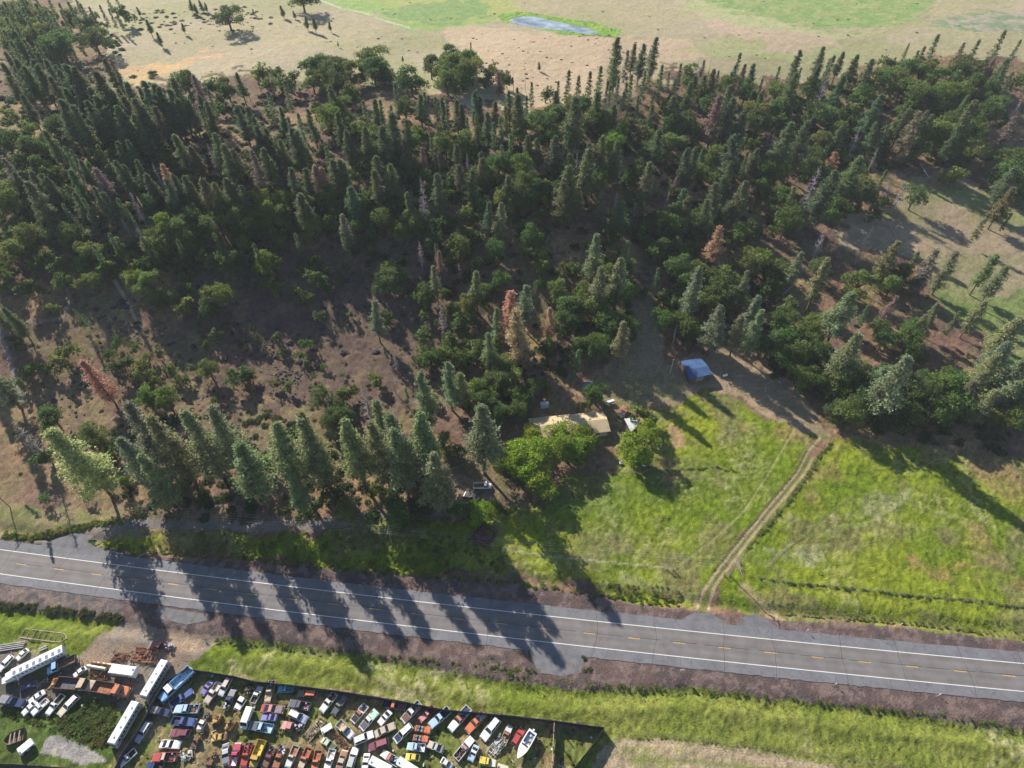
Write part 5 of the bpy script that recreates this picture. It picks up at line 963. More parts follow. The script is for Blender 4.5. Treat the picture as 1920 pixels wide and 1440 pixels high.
# --- left yard (crop A)
V('semi', 'A', 25, 535, 665, 225, 'white', 'very long white livestock semi truck with dark roof panels, left yard edge', rust=.02, dz=1.5, group=Y)
V('dump', 'A', 500, 440, 800, 310, 'sky', 'blue cab dump truck with rusty box beside the long white semi', bed='rust', hood='dgrey', rust=.2, group=Y)
V('wagon', 'A', -20, 430, 130, 275, 'white', 'long white wagon at the left picture edge by the semi nose', rust=.1, group=Y)
V('beetle', 'A', 180, 305, 280, 215, 'white', 'small white hatchback just above the long semi', rust=.1, group=Y)
V('beetle', 'A', 775, 480, 880, 405, 'white', 'small white car between blue dump truck and white box trailer', rust=.1, group=Y)
V('box', 'A', 1425, 455, 1170, 420, 'white', 'white box trailer lying beside the brown pipe', rust=.05, group=Y, dz=1.2)
V('tank', 'A', 965, 350, 1200, 385, 'rust', 'long reddish brown pipe tank behind the white box trailer', bed='brown', rust=.5, wid=.8, group=Y)
V('tank', 'A', 945, 390, 1075, 412, 'pale', 'short pale green tank next to the brown pipe', bed='brown', rust=.2, wid=.8, group=Y)
V('scrap', 'A', 930, 455, 1130, 475, 'brown', 'low rusty trailer frame below the pale green tank', bed='brown', rust=.8, wid=.7, group=Y)
V('dump', 'A', 995, 590, 600, 560, 'tan', 'old tan cab truck with an open frame box holding scrap', hood='brown', bed='dgrey', rust=.25, group=Y, dz=1.2)
V('dump', 'A', 1335, 655, 985, 595, 'orange', 'rusty orange cab dump truck with deep brown box', hood='brown', bed='rust', rust=.4, group=Y, dz=1.2)
V('crane', 'A', 540, 640, 600, 520, 'gold', 'small rusty yellow machine at the tail of the tan truck', bed='brown', rust=.6, group=Y, wid=.8)
V('sedan', 'A', 215, 610, 375, 560, 'navy', 'dark blue old sedan below the white semi', rust=.15, group=Y)
V('heap', 'A', 390, 570, 520, 500, 'dgrey', 'dark heap of engine parts beside the dark blue sedan', bed='black', rust=.4, group=Y, wid=.8)
V('pickupt', 'A', 255, 775, 20, 730, 'navy', 'dark blue pickup with grey topper parked sideways at far left', bed='grey', rust=.1, group=Y)
V('sedan', 'A', 320, 745, 440, 660, 'white', 'rear white sedan in the row of white cars at left', rust=.05, group=Y)
V('sedan', 'A', 245, 870, 370, 760, 'white', 'first white sedan from the left in the front row', rust=.05, group=Y)
V('pickup', 'A', 345, 870, 480, 745, 'white', 'white pickup next to the leftmost front white sedan', rust=.08, bed='offw', group=Y)
V('longbed', 'A', 490, 885, 655, 680, 'white', 'white pickup with dark open bed in the row of white cars', rust=.05, bed='black', group=Y)
V('wagon', 'A', 610, 895, 810, 690, 'cream', 'cream station wagon with white roof ending the row of white cars', roof='white', rust=.08, group=Y)
V('bus', 'A', 1512, 660, 1690, 365, 'silver', 'upper silver white motorhome parked along the dark fence', roof='white', rust=0, bed='grey', group=Y, dz=2.4)
V('bus', 'A', 1150, 1205, 1415, 750, 'offw', 'lower long white motorhome parked along the dark fence', roof='white', rust=0, bed='olive', group=Y, dz=2.4)
V('wagon', 'A', 1415, 1170, 1555, 960, 'lav', 'white and lavender station wagon right of the lower motorhome', roof='offw', rust=.1, group=Y)
V('pickup', 'A', 1245, 1405, 1400, 1265, 'white', 'white pickup with dark bed at the foot of the dark fence', bed='black', rust=.05, group=Y)
V('strip', 'A', 1560, 150, 1790, 195, 'maroon', 'purple brown flatbed truck wreck in the tree shadow by the drive', bed='maroon', rust=.45, load='lav', group=Y, dz=1)
V('scrap', 'A', 1370, 245, 1630, 275, 'rust', 'pile of rusty orange steel bars beside the purple truck wreck', bed='rust', rust=.5, group=Y)
V('heap', 'A', 1170, 285, 1310, 300, 'brown', 'tangle of thin rusty implements left of the steel bar pile', bed='brown', rust=.7, group=Y)
V('shell', 'A', 205, 1285, 350, 1165, 'offw', 'flat white roofed camper shell on the grass at lower left', roof='white', rust=.1, group=Y, wid=1.05)
# --- middle yard (crop B)
V('dump', 'B', 125, 435, 480, 90, 'sky', 'bright blue and white service truck inside the fence corner', roof='white', hood='sky', bed='lblue', rust=.1, group=Y, dz=1.2)
V('longbed', 'B', 485, 330, 235, 500, 'blue', 'deep blue flatbed pickup beside the blue service truck', bed='navy', rust=.1, group=Y)
V('pickupt', 'B', 230, 590, 30, 545, 'navy', 'dark pickup with grey topper below the blue service truck', bed='grey', rust=.1, group=Y)
V('coupe', 'B', 590, 370, 700, 225, 'purple', 'purple hatchback nearest the top left of the yard', rust=.1, group=Y)
V('pickup', 'B', 635, 475, 795, 240, 'beige', 'beige and rust pickup beside the purple hatchback', roof='offw', hood='beige', bed='offw', rust=.35, group=Y)
V('suv', 'B', 795, 385, 905, 190, 'offw', 'long pale pinkish wagon next to the beige pickup', roof=(.55, .45, .40), rust=.15, group=Y)
V('pickupj', 'B', 950, 320, 850, 545, 'dgrey', 'dark grey blue pickup with open black bed facing the fence', roof='navy', hood='grey', bed='black', rust=.1, group=Y)
V('strip', 'B', 980, 545, 1140, 295, 'white', 'white cab on a bare chassis with an axle behind', bed='brown', load='brown', rust=.1, group=Y)
V('pickup', 'B', 1245, 300, 1170, 450, 'offw', 'short pickup with white roof and dark bed near the fence', roof='white', hood='silver', bed='black', rust=.1, group=Y)
V('longbedj', 'B', 1325, 465, 1385, 215, 'tan', 'tan pickup with bed piled with rusty junk by the fence', roof='tan', bed='brown', load='lav', rust=.35, group=Y)
V('pickup', 'B', 1450, 315, 1620, 305, 'teal', 'turquoise pickup standing right against the dark fence', rust=.1, bed='teal', group=Y)
V('suv', 'B', 1680, 360, 1880, 370, 'brown', 'rusty wagon with orange roof against the dark fence', roof='orange', hood='green', rust=.3, group=Y)
V('pickupj', 'B', 1575, 470, 1805, 515, 'dgrey', 'charcoal pickup with red box in its black bed', bed='black', load='pink', rust=.05, group=Y)
V('coupe', 'B', 1510, 545, 1262, 530, 'red', 'wrecked faded red coupe with missing panels', hood='grey', roof='pink', rust=.35, group=Y)
V('coupe', 'B', 1265, 625, 1435, 635, 'purple', 'violet coupe parked below the wrecked red coupe', rust=.05, group=Y)
V('suv', 'B', 1770, 665, 1580, 575, 'lav', 'pale lilac sport utility vehicle with white roof', roof='offw', rust=.1, group=Y)
V('van', 'B', 1045, 750, 1135, 515, 'white', 'tall white step van in the middle of the yard', rust=0, group=Y, dz=1.5)
V('pickup', 'B', 1130, 720, 1390, 765, 'teal', 'light turquoise pickup right of the white step van', roof='lblue', hood='dgrey', bed='lblue', rust=.15, group=Y)
V('strip', 'B', 1490, 715, 1725, 760, 'pink', 'faded pink cab with a stripped junk filled rear', load='lav', bed='brown', rust=.25, group=Y)
V('pickupj', 'B', 285, 540, 560, 535, 'lblue', 'light blue pickup with a rusty bed on the left of the yard', bed='rust', load='brown', rust=.15, group=Y)
V('pickup', 'B', 515, 690, 260, 670, 'blue', 'bright blue pickup directly below the light blue pickup', bed='navy', rust=.1, group=Y)
V('suv', 'B', 235, 805, 450, 815, 'maroon', 'dark maroon wagon below the bright blue pickup', rust=.05, group=Y)
V('coupe', 'B', 350, 940, 125, 930, 'white', 'white muscle coupe with black glass below the maroon wagon', rust=.02, group=Y)
V('strip', 'B', 560, 755, 655, 590, 'white', 'white truck cab with black bonnet opening beside a long rusty frame', bed='dgrey', load='dgrey', rust=.1, group=Y, dz=1)
V('strip', 'B', 505, 935, 585, 790, 'brown', 'brown green rotten truck in front of the white cab', bed='olive', load='olive', rust=.6, group=Y, dz=1)
V('crane', 'B', 720, 780, 790, 590, 'gold', 'rusty yellow digger standing left in the yard centre', bed='brown', rust=.6, group=Y)
V('crane', 'B', 970, 620, 880, 790, 'gold', 'rusty yellow digger with folded boom beside the step van', bed='brown', rust=.6, group=Y)
V('sedan', 'B', 710, 865, 860, 845, 'gold', 'mustard yellow old car below the two diggers', bed='brown', rust=.25, group=Y)
V('pickupj', 'B', 40, 1085, 310, 1075, 'red', 'bright red pickup with tan bonnet low in the yard', hood='red', roof='beige', load='maroon', bed='black', rust=.2, group=Y)
V('heap', 'B', 370, 1070, 500, 1010, 'offw', 'heap of white and rusty frames right of the red pickup', bed='brown', rust=.4, group=Y)
V('pickup', 'B', -30, 1175, 140, 1185, 'navy', 'dark blue pickup at the bottom edge below the red one', bed='black', rust=.1, group=Y)
V('sedan', 'B', 860, 1160, 862, 925, 'grey', 'long blue grey sedan, leftmost in the bottom row', roof='silver', rust=.15, group=Y)
V('pickup', 'B', 1005, 915, 935, 1180, 'crimson', 'crimson pickup with a white striped bed in the bottom row', bed='white', rust=.1, group=Y)
V('longbedj', 'B', 1055, 1190, 1130, 915, 'red', 'long red truck with cluttered deck in the bottom row', load='red', bed='maroon', rust=.3, group=Y)
V('dump', 'B', 1160, 1180, 1275, 895, 'gold', 'golden yellow dump truck in the bottom row', hood='gold', bed='yellow', rust=.25, group=Y, dz=1.1)
V('pickupj', 'B', 1290, 1200, 1405, 960, 'maroon', 'rusty maroon pickup right of the yellow dump truck', hood='brown', bed='brown', load='brown', rust=.4, group=Y)
V('pickupj', 'B', 1415, 1210, 1515, 950, 'rust', 'rust orange pickup with white scrap in its bed', roof='orange', bed='lav', load='white', rust=.4, group=Y)
V('longbed', 'B', 1555, 1190, 1655, 955, 'offw', 'white pickup with rust orange bed floor, first of the pair', bed='rust', roof='beige', rust=.25, group=Y)
V('longbed', 'B', 1700, 1200, 1795, 985, 'orange', 'orange cab pickup with white rimmed rusty bed', bed='rust', roof='orange', hood='beige', rust=.3, group=Y)
V('longbed', 'B', 1850, 1240, 1905, 1015, 'orange', 'all orange cab pickup right of its twin in the bottom row', bed='rust', hood='orange', rust=.35, group=Y)
V('strip', 'B', 670, 1210, 730, 1060, 'brown', 'rusty brown truck nose at the bottom edge', bed='brown', load='rust', rust=.6, group=Y)
# --- right middle (crop C)
V('pickupj', 'C', 290, 440, 475, 205, 'offw', 'white cab pickup with orange scrap bed near the fence', bed='brown', load='orange', rust=.3, group=Y)
V('longbed', 'C', 450, 465, 590, 255, 'dgrey', 'dark green grey pickup right of the orange scrap bed', roof='green', bed='grey', rust=.1, group=Y)
V('scrap', 'C', 110, 775, 310, 510, 'beige', 'long tan wrecker bed with white rails', bed='tan', rust=.4, group=Y, wid=.75)
V('shell', 'C', 305, 700, 425, 625, 'white', 'white camper shell right of the tan wrecker bed', rust=.05, group=Y, wid=.8)
V('sedan', 'C', 460, 910, 305, 795, 'pale', 'pale green sedan below the white camper shell', hood='olive', rust=.15, group=Y)
V('pickup', 'C', 695, 770, 510, 580, 'offw', 'white and beige truck with dark windshield facing lower right', roof='beige', bed='tan', rust=.2, group=Y)
V('scrap', 'C', 480, 740, 640, 925, 'brown', 'bare brown truck chassis on the grass', bed='brown', rust=.8, group=Y, wid=.45)
V('pickupj', 'C', 690, 575, 870, 355, 'white', 'white pickup with rust brown roof and open engine bay', roof='rust', hood='black', bed='offw', load='black', rust=.15, group=Y)
V('pickupc', 'C', 800, 665, 1005, 435, 'white', 'white pickup with mint green bed cover', roof='offw', hood='dgrey', bed='mint', rust=.05, group=Y)
V('coupe', 'C', 1035, 600, 1180, 435, 'white', 'small white coupe beside the mint covered pickup', rust=.08, group=Y)
V('suv', 'C', 960, 725, 715, 830, 'white', 'white sport utility vehicle facing right in the yard middle', rust=.03, group=Y)
V('sedan', 'C', 1235, 615, 985, 740, 'beige', 'peach beige sedan above the maroon wagon', rust=.05, group=Y)
V('suv', 'C', 900, 910, 1150, 825, 'maroon', 'maroon wagon with pinkish roof in the yard middle', roof=(.30, .10, .13), rust=.05, group=Y)
V('pickup', 'C', 1370, 385, 1085, 330, 'maroon', 'dark maroon pickup with orange roof along the fence', roof='orange', bed='navy', rust=.35, group=Y)
V('pickupj', 'C', 1335, 565, 1560, 330, 'offw', 'white roofed pickup missing its bonnet full of debris', roof='white', hood='brown', bed='grey', load='tan', rust=.3, group=Y)
V('pickup', 'C', 1560, 555, 1740, 385, 'red', 'small faded red pickup with empty dark bed', hood='pink', roof='pink', bed='brown', rust=.1, wid=.9, group=Y)
V('suv', 'C', 1235, 820, 1450, 620, 'offw', 'white topped vehicle with black bonnet and open rear', roof='white', hood='navy', rust=.15, group=Y)
V('jeep', 'C', 1695, 690, 1505, 655, 'orange', 'orange red open jeep, upper one of the pair', rust=.1, group=Y)
V('jeep', 'C', 1665, 805, 1475, 775, 'orange', 'orange red open jeep, lower one of the pair', rust=.2, group=Y)
V('pickup', 'C', 1395, 885, 1625, 910, 'lblue', 'very pale blue pickup below the two orange jeeps', bed='white', rust=.05, group=Y)
V('beetle', 'C', 1375, 1020, 1560, 1035, 'yellow', 'bright yellow small car below the pale blue pickup', rust=.0, group=Y)
V('coupe', 'C', 1655, 850, 1860, 935, 'grey', 'rounded old grey coupe right of the pale blue pickup', roof='silver', hood='beige', rust=.25, group=Y)
V('longbedj', 'C', 1070, 965, 1290, 1110, 'offw', 'white pickup with orange roof and lilac load', roof='orange', bed='navy', load='lblue', rust=.1, group=Y)
V('box', 'C', 960, 1090, 1170, 1200, 'white', 'large white camper box cut by the bottom edge', rust=.02, group=Y, wid=.9)
V('box', 'C', 1330, 1110, 1500, 1220, 'mint', 'pale mint box body cut by the bottom edge', roof='white', rust=.02, group=Y, wid=.9)
V('sedan', 'C', 845, 1200, 880, 985, 'white', 'clean white sedan standing upright in the bottom row', rust=.02, group=Y)
V('wagon', 'C', 735, 905, 650, 1180, 'white', 'long white station wagon with small roof hatch', roof='silver', rust=.03, group=Y)
V('sedan', 'C', 600, 935, 515, 1180, 'beige', 'beige sedan with rust stained bonnet and boot', hood='rust', bed='rust', rust=.3, group=Y)
V('longbed', 'C', 365, 1175, 430, 960, 'white', 'all white pickup with pale bed in the bottom row', bed='offw', rust=.05, group=Y)
# --- right end (crop D)
V('pickup', 'D', 45, 490, 290, 275, 'lblue', 'pale blue white pickup with black bed near the fence', bed='black', rust=.02, group=Y)
V('longbedj', 'D', 300, 540, 545, 255, 'white', 'white pickup with rust orange roof patch near the fence', roof='orange', bed='lblue', load='navy', rust=.08, group=Y)
V('pickupj', 'D', 520, 560, 740, 325, 'orange', 'orange pickup with a white rear carrying two wheels', bed='white', load='white', rust=.1, group=Y)
V('suv', 'D', 720, 655, 920, 400, 'white', 'tall white van like wagon near the right end', rust=0, group=Y, wid=1.05)
V('longbedj', 'D', 1065, 510, 985, 700, 'tan', 'tan cab truck hauling the silver flat trailer', roof='rust', hood='offw', bed='rust', load='tan', rust=.3, group=Y)
V('scrap', 'D', 980, 660, 810, 870, 'silver', 'silver white flat trailer loaded with long panels', bed='offw', rust=.05, group=Y, wid=.8)
V('suv', 'D', 1235, 525, 1120, 730, 'red', 'red wagon squeezed beside the white motorboat', roof='red', rust=.08, group=Y)
V('boat', 'D', 1165, 915, 1370, 560, 'white', 'open white motorboat with pointed bow on the grass', roof='white', bed='lblue', load='silver', rust=0, dz=1.3)
V('longbedj', 'D', 590, 645, 375, 910, 'white', 'white pickup with pinkish roof and dark cluttered bed', roof=(.42, .26, .24), bed='black', load='brown', rust=.06, group=Y)
V('coupe', 'D', 560, 935, 645, 740, 'lblue', 'light blue old coupe beside the dark bed pickup', roof='white', rust=.08, group=Y)
V('pickupt', 'D', 890, 975, 690, 930, 'yellow', 'yellow truck with yellow topper near the bottom edge', bed='yellow', hood='offw', rust=.05, group=Y)
V('beetle', 'D', 330, 1020, 190, 920, 'offw', 'rounded white antique car at the bottom edge', hood='silver', rust=.25, group=Y)
V('shell', 'D', 950, 1010, 1015, 1030, 'yellow', 'small pale yellow box at the bottom edge', roof='cream', rust=0, group=Y, wid=.5)
# --- around the house
V('dump', 'H', 325, 1160, 190, 1165, 'white', 'white flatbed truck with high sides under the big pine', hood='white', bed='rust', rust=.02, dz=1.2)
V('sedan', 'H', 120, 1225, 245, 1262, 'black', 'black car parked beside the white flatbed truck', rust=0)
V('shell', 'H', 1290, 650, 1345, 560, 'offw', 'white box trailer with reddish open top beside the house end', roof='rust', rust=.1, dz=1.2, wid=.95)
V('shell', 'H', 1185, 548, 1245, 528, 'white', 'tiny white trailer on the dirt above the house end', rust=0, wid=.5)
V('scrap', 'P', 896, 1018, 922, 984, 'maroon', 'dark disc harrow with reddish parts on the shaded grass', bed='black', load='pink', rust=.2, wid=1.7)

mb = MB()
for i in range(260):
    q = in_poly_px(YARD.replace('1600', '1450') if i > 70 else "0,1215 130,1235 300,1180 345,1255 255,1335 0,1330"); g = gnd(*q); s = ru(.15, .7)
    if rnd() < .5: mb.box((g[0], g[1], .15), (s, s * ru(.3, 1), ru(.1, .4)), rz=ru(0, 3), m=random.choice((0, 1, 2)))
    else: a = Vector((g[0], g[1], .12)); mb.cyl(a, a + Vector((ru(-1.2, 1.2), ru(-1.2, 1.2), ru(0, .2))), ru(.04, .12), n=5, m=random.choice((0, 1, 2)))
tag(mb.build('loose_scrap', [mat('scrap_brown', (.15, .09, .06)), mat('scrap_white', (.5, .5, .5)), mat('scrap_dark', (.05, .05, .055))]), 'loose car parts and scrap strewn over the yard grass', 'scrap', kind='stuff')
# ================================================================ BUILDINGS AND FENCES
def quad_building(corners_px, zt, walls, roofm, ridge=None, name='shed', label='', cat='shed', rh=1.2, wallh=2.4, eave=.35, ridge_pos=.5, parts=None):
    """corners_px: roof corners in the photo (at eave height): back-left, back-right, front-right, front-left"""
    Pn = [np.array(gnd(x, y, zt)) for x, y in corners_px]; c = sum(Pn) / 4; z0 = c[2]
    root = link(name, None, None, tuple(c)); tag(root, label, cat)
    R = [Vector((p[0] - c[0], p[1] - c[1], 0)) for p in Pn]; k = 1 - eave * 2 / max(3, (R[0] - R[3]).length)
    Wv = [Vector((r.x * k, r.y * k, 0)) for r in R]; mb = MB()
    lift = lambda v, z: (v.x, v.y, z)
    mL, mR = (Wv[3].lerp(Wv[0], ridge_pos)), (Wv[2].lerp(Wv[1], ridge_pos))
    vs = [lift(w_, 0) for w_ in Wv] + [lift(w_, zt - .03) for w_ in Wv] + [lift(mL, zt + rh - .06), lift(mR, zt + rh - .06)]
    mb.add(vs, [(0, 1, 5, 4), (2, 3, 7, 6), (1, 2, 6, 9, 5), (3, 0, 4, 8, 7)]); mb.build('wall', walls, root)
    rL, rR = R[3].lerp(R[0], ridge_pos), R[2].lerp(R[1], ridge_pos); t = .1; rb = MB()
    for a, b_, e, f in ((R[0], R[1], rR, rL), (R[3], R[2], rR, rL)):
        v = [lift(a, zt), lift(b_, zt), lift(e, zt + rh), lift(f, zt + rh)]; v += [(p[0], p[1], p[2] + t) for p in v]
        rb.add(v, [(0, 1, 2, 3), (4, 5, 6, 7), (0, 1, 5, 4), (1, 2, 6, 5), (2, 3, 7, 6), (3, 0, 4, 7)])
    rb.build('roof', roofm, root); return root, R, Wv
def ribbed(name, c, c2=None, sc=3.0, rough=.45, metal=0.0):
    m = mat(name, c, rough=rough, noise=.14, nscale=.8, metal=metal); n = m.node_tree.nodes; l = m.node_tree.links
    tc = n.new('ShaderNodeTexCoord'); wv = n.new('ShaderNodeTexWave'); wv.inputs['Scale'].default_value = sc; l.new(tc.outputs['Object'], wv.inputs['Vector']); bp = n.new('ShaderNodeBump'); bp.inputs['Distance'].default_value = .05; l.new(wv.outputs[0], bp.inputs['Height']); l.new(bp.outputs[0], n['Principled BSDF'].inputs['Normal']); return m
tanroof = ribbed('tan_metal_roof', (.62, .48, .28)); blueroof = ribbed('blue_metal_roof', (.045, .11, .27), rough=.75); wallm = mat('pale_siding', (.42, .38, .33), noise=.12); barnw = mat('barn_boards', (.10, .075, .06), noise=.4, nscale=3)
root, R, Wv = quad_building([(990, 785), (1131, 771), (1145, 809), (1003, 826)], 2.6, wallm, tanroof, name='house', label='long low tan roofed house behind bright leafy trees', cat='house', rh=1.3)
d = (Wv[2] - Wv[3]).normalized(); nrm = Vector((d.y, -d.x, 0)); ang = math.atan2(d.y, d.x)
for t_ in (.12, .3, .5, .7, .86):
    p = Wv[3].lerp(Wv[2], t_) + nrm * .02; wnd = MB().box((p.x, p.y, 1.5), (1.5, .08, 1.0), rz=ang).build('window', wallm, root); MB().box((p.x + nrm.x * .05, p.y + nrm.y * .05, 1.5), (1.3, .05, .8), rz=ang).build('pane', MT['glass'], wnd)
p = Wv[2].lerp(Wv[1], .5); d2 = (Wv[1] - Wv[2]).normalized(); MB().box((p.x + d.x * .03, p.y + d.y * .03, 1.5), (1.8, .1, 1.0), rz=math.atan2(d2.y, d2.x)).build('window', MT['glass'], root)
p = Wv[3].lerp(Wv[2], .6) + nrm * .03; MB().box((p.x, p.y, 1.0), (.9, .1, 2.0), rz=ang).build('door', MT['wood'], root)
for t_, q_ in ((.3, .75), (.52, .8), (.7, .3)):
    p = R[3].lerp(R[2], t_).lerp(R[0].lerp(R[1], t_), q_); MB().cyl((p.x, p.y, 3.0), (p.x, p.y, 4.1), .16, n=8).build('roof_pipe', MT['chrome'], root)
g = gnd(1027, 780); tag(MB().box((g[0] - 1, g[1] + 4.5, 1.0), (3, 1.6, 2), rz=.2).build('outdoor_cabinet', mat('galvanised_sheet', (.5, .52, .54), rough=.5)), 'pale metal box behind the long house roof', 'cabinet')
root, R, Wv = quad_building([(1277, 676), (1314, 670), (1335, 703), (1292, 713)], 2.6, barnw, blueroof, name='barn', label='dark barn with bright blue metal roof at the dirt clearing', cat='barn', rh=.75, ridge_pos=.42)
p = Wv[3].lerp(Wv[2], .5); d = (Wv[2] - Wv[3]).normalized(); MB().box((p.x + d.y * .04, p.y - d.x * .04, 1.2), (3.2, .1, 2.4), rz=math.atan2(d.y, d.x)).build('door', MT['wood'], root)
root, R, Wv = quad_building([(1089, 718), (1109, 714), (1114, 723), (1092, 732)], 2.3, barnw, blueroof, name='shed', label='small blue roofed shed behind the house below a silvery pine', cat='shed', rh=.8)
p = Wv[3].lerp(Wv[2], .5); d = (Wv[2] - Wv[3]).normalized(); MB().box((p.x + d.y * .04, p.y - d.x * .04, 1.0), (1.0, .1, 1.9), rz=math.atan2(d.y, d.x)).build('door', MT['wood'], root)
whitem = ribbed('white_sheet_roof', (.62, .64, .66)); 
root, R, Wv = quad_building([(1170, 785), (1192, 783), (1199, 797), (1183, 810)], 2.3, barnw, whitem, name='shed', label='white flat roofed shed beside the bright tree right of the house', cat='shed', rh=.15)
root, R, Wv = quad_building([(855, 942), (876, 940), (877, 952), (858, 954)], 2.2, barnw, whitem, name='shed', label='small white roofed shed by the lane left of the black car', cat='shed', rh=.1)
g = gnd(1359, 706); r = link('propane_tank', None, None, g, .4); MB().cyl((-.9, 0, .7), (.9, 0, .7), .45, n=12).build('tank_body', mat('white_enamel', (.75, .75, .73), rough=.4), r); MB().box((-.6, 0, .15), (.2, .7, .3)).box((.6, 0, .15), (.2, .7, .3)).build('foot', MT['rustm'], r, color=(.2, .2, .2, .2)); tag(r, 'small white tank on the dirt right of the blue barn', 'tank')
for (x, y, lab) in ((1164, 869, 'small white tub on the lawn below the bright trees'), (1207, 873, 'little white chair lying on the lawn right of the bright tree')):
    g = gnd(x, y); MBx = MB(); MBx.box((0, 0, .3), (.9, .7, .5), m=0, top=1.15); MBx.box((.0, .3, .7), (.9, .1, .5)); o = MBx.build('garden_tub' if 'tub' in lab else 'garden_chair', mat('white_plastic', (.7, .7, .7)), None, loc=g); tag(o, lab, 'garden object')
# poles with crossarms and wires
SUNG = np.array([math.sin(SUN_AZ), math.cos(SUN_AZ)]) / math.tan(SUN_EL)
def pole_from(tip_px, top_px):
    """shadow tip and pole top in the photo give base and height"""
    a = gnd(*tip_px); d = ray(*top_px); best = None
    for h in np.arange(3, 16, .05):
        t = (h - HCAM) / d[2]; X, Y_ = d[0] * t, d[1] * t; q = (a[0] + SUNG[0] * h, a[1] + SUNG[1] * h); e = math.hypot(X - q[0], Y_ - q[1])
        if best is None or e < best[0]: best = (e, h, X, Y_)
    return best
def utility_pole(x, y, h, rz, label):
    r = link('utility_pole', None, None, (x, y, float(hill(x, y))), rz); MB().cyl((0, 0, -.2), (0, 0, h), .17, .11, n=8).build('pole', MT['wood'], r)
    MB().box((0, 0, h - .4), (.12, 2.6, .14)).box((0, 0, h - 1.3), (.12, 2.0, .12)).build('crossarm', MT['wood'], r)
    i_ = MB(); [i_.cyl((0, yy_, h - .32), (0, yy_, h - .1), .06, n=6) for yy_ in (-1.2, -.5, .5, 1.2)]; i_.build('insulator', MT['lamp'], r)
    MB().cyl((.3, 0, h - 2.6), (.3, 0, h - 1.7), .24, n=10).build('transformer', mat('transformer_grey', (.3, .31, .32)), r); tag(r, label, 'utility pole')
bB = pole_from((793, 1108), (727, 993)); print('pole B', bB)
xB, yB = bB[2], bB[3]; hB = min(12., max(9., bB[1]))
aA = gnd(35, 1027); hA = hB; xA, yA = aA[0] + SUNG[0] * hA, aA[1] + SUNG[1] * hA; print('pole A', xA, yA, hA)
tC = ray(1383, 1052); t = (9.5 - HCAM) / tC[2]; xC, yC = tC[0] * t, tC[1] * t
ang = math.atan2(yB - yA, xB - xA)
utility_pole(xA, yA, hA, ang, 'wooden power pole at the left edge above the highway'); utility_pole(xB, yB, hB, ang, 'wooden power pole in the shaded grass strip beside the highway'); utility_pole(xC, yC, 9.5, math.atan2(yC - yB, xC - xB), 'wooden power pole at the mouth of the field lane')
def wire_run(P0, P1, label):
    for o_ in (-1.2, -.5, .5, 1.2):
        a = Vector(P0); b_ = Vector(P1); d = (b_ - a); n_ = Vector((-d.y, d.x, 0)).normalized() * o_; mb = MB(); pts = []
        for i in range(25): t = i / 24; q = a.lerp(b_, t) + n_; q.z -= 4 * 1.6 * t * (1 - t); pts.append(q)
        for i in range(24): mb.cyl(pts[i], pts[i + 1], .018, n=3, cap=False)
        tag(mb.build('power_line', mat('wire', (.35, .35, .36), rough=.4, metal=.5)), label, 'power line', 'power lines along the highway')
zA = float(hill(xA, yA)); wire_run((xA, yA, zA + hA - .1), (xB, yB, hB - .1), 'power line wire strung over the trees beside the highway'); wire_run((xB, yB, hB - .1), (xC, yC, 9.4), 'power line wire strung over the shaded grass towards the field lane')
wire_run((xA - (xB - xA), yA - (yB - yA), zA + hA), (xA, yA, zA + hA - .1), 'power line wire leaving the picture at the left edge')
# pale post in the clearing
g = gnd(1256, 701); d = ray(1255, 668); t = math.hypot(g[0], g[1]) / math.hypot(d[0], d[1]); hh = min(8, HCAM + d[2] * t - g[2])
r = link('yard_pole', None, None, g); MB().cyl((0, 0, 0), (0, 0, hh), .14, .10, n=8).build('pole', mat('bleached_pole', (.5, .48, .46)), r); MB().box((0, 0, hh - .2), (.7, .15, .25)).build('lamp_head', MT['chrome'], r); tag(r, 'pale bare pole standing in the clearing left of the blue barn', 'pole')
# sheet-metal fence around the scrapyard, one thing of many panels
fm = mat('dark_fence_sheet', (.045, .04, .055), rough=.7, noise=.4, nscale=.7)
def sheet_fence(P, h, name, label, m=None, seg=3.4):
    P = [gnd(*q) for q in pl(P)]; r = link(name, None, None, P[0]); panels = MB(); posts = MB(); rg = random.Random(3)
    for a, b_ in zip(P[:-1], P[1:]):
        L_ = math.hypot(b_[0] - a[0], b_[1] - a[1]); n_ = max(1, int(L_ / seg)); rz = math.atan2(b_[1] - a[1], b_[0] - a[0])
        for k in range(n_):
            t = (k + .5) / n_; x = a[0] + (b_[0] - a[0]) * t - P[0][0]; y = a[1] + (b_[1] - a[1]) * t - P[0][1]; hh = h * rg.uniform(.9, 1.06)
            MB().box((0, 0, hh / 2 - .1), (L_ / n_ - .06, .07, hh)).build('fence_panel', m or fm, r, loc=(x, y, 0), rz=rz + rg.uniform(-.02, .02)); posts.box((x - math.cos(rz) * L_ / n_ / 2, y - math.sin(rz) * L_ / n_ / 2, h / 2), (.13, .16, h + .1), rz=rz)
    posts.build('fence_post', MT['black'], r); tag(r, label, 'fence'); return r
sheet_fence("355,1259 398,1265 442,1273 480,1282 560,1291 640,1301 740,1317 830,1335 940,1345 1040,1356 1131,1369", 2.6, 'sheet_fence', 'long dark sheet fence along the top of the scrapyard')
sheet_fence("1131,1369 1112,1398 1090,1425 1066,1455", 2.6, 'sheet_fence', 'dark sheet fence closing the right end of the scrapyard')
sheet_fence("355,1259 318,1282 298,1312 284,1340 262,1378 240,1412 222,1450", 2.6, 'sheet_fence', 'dark sheet fence running down beside the two motorhomes')
sheet_fence("-20,1434 60,1438 140,1444 208,1450", 2.6, 'sheet_fence', 'black sheet fence cut by the bottom left edge')
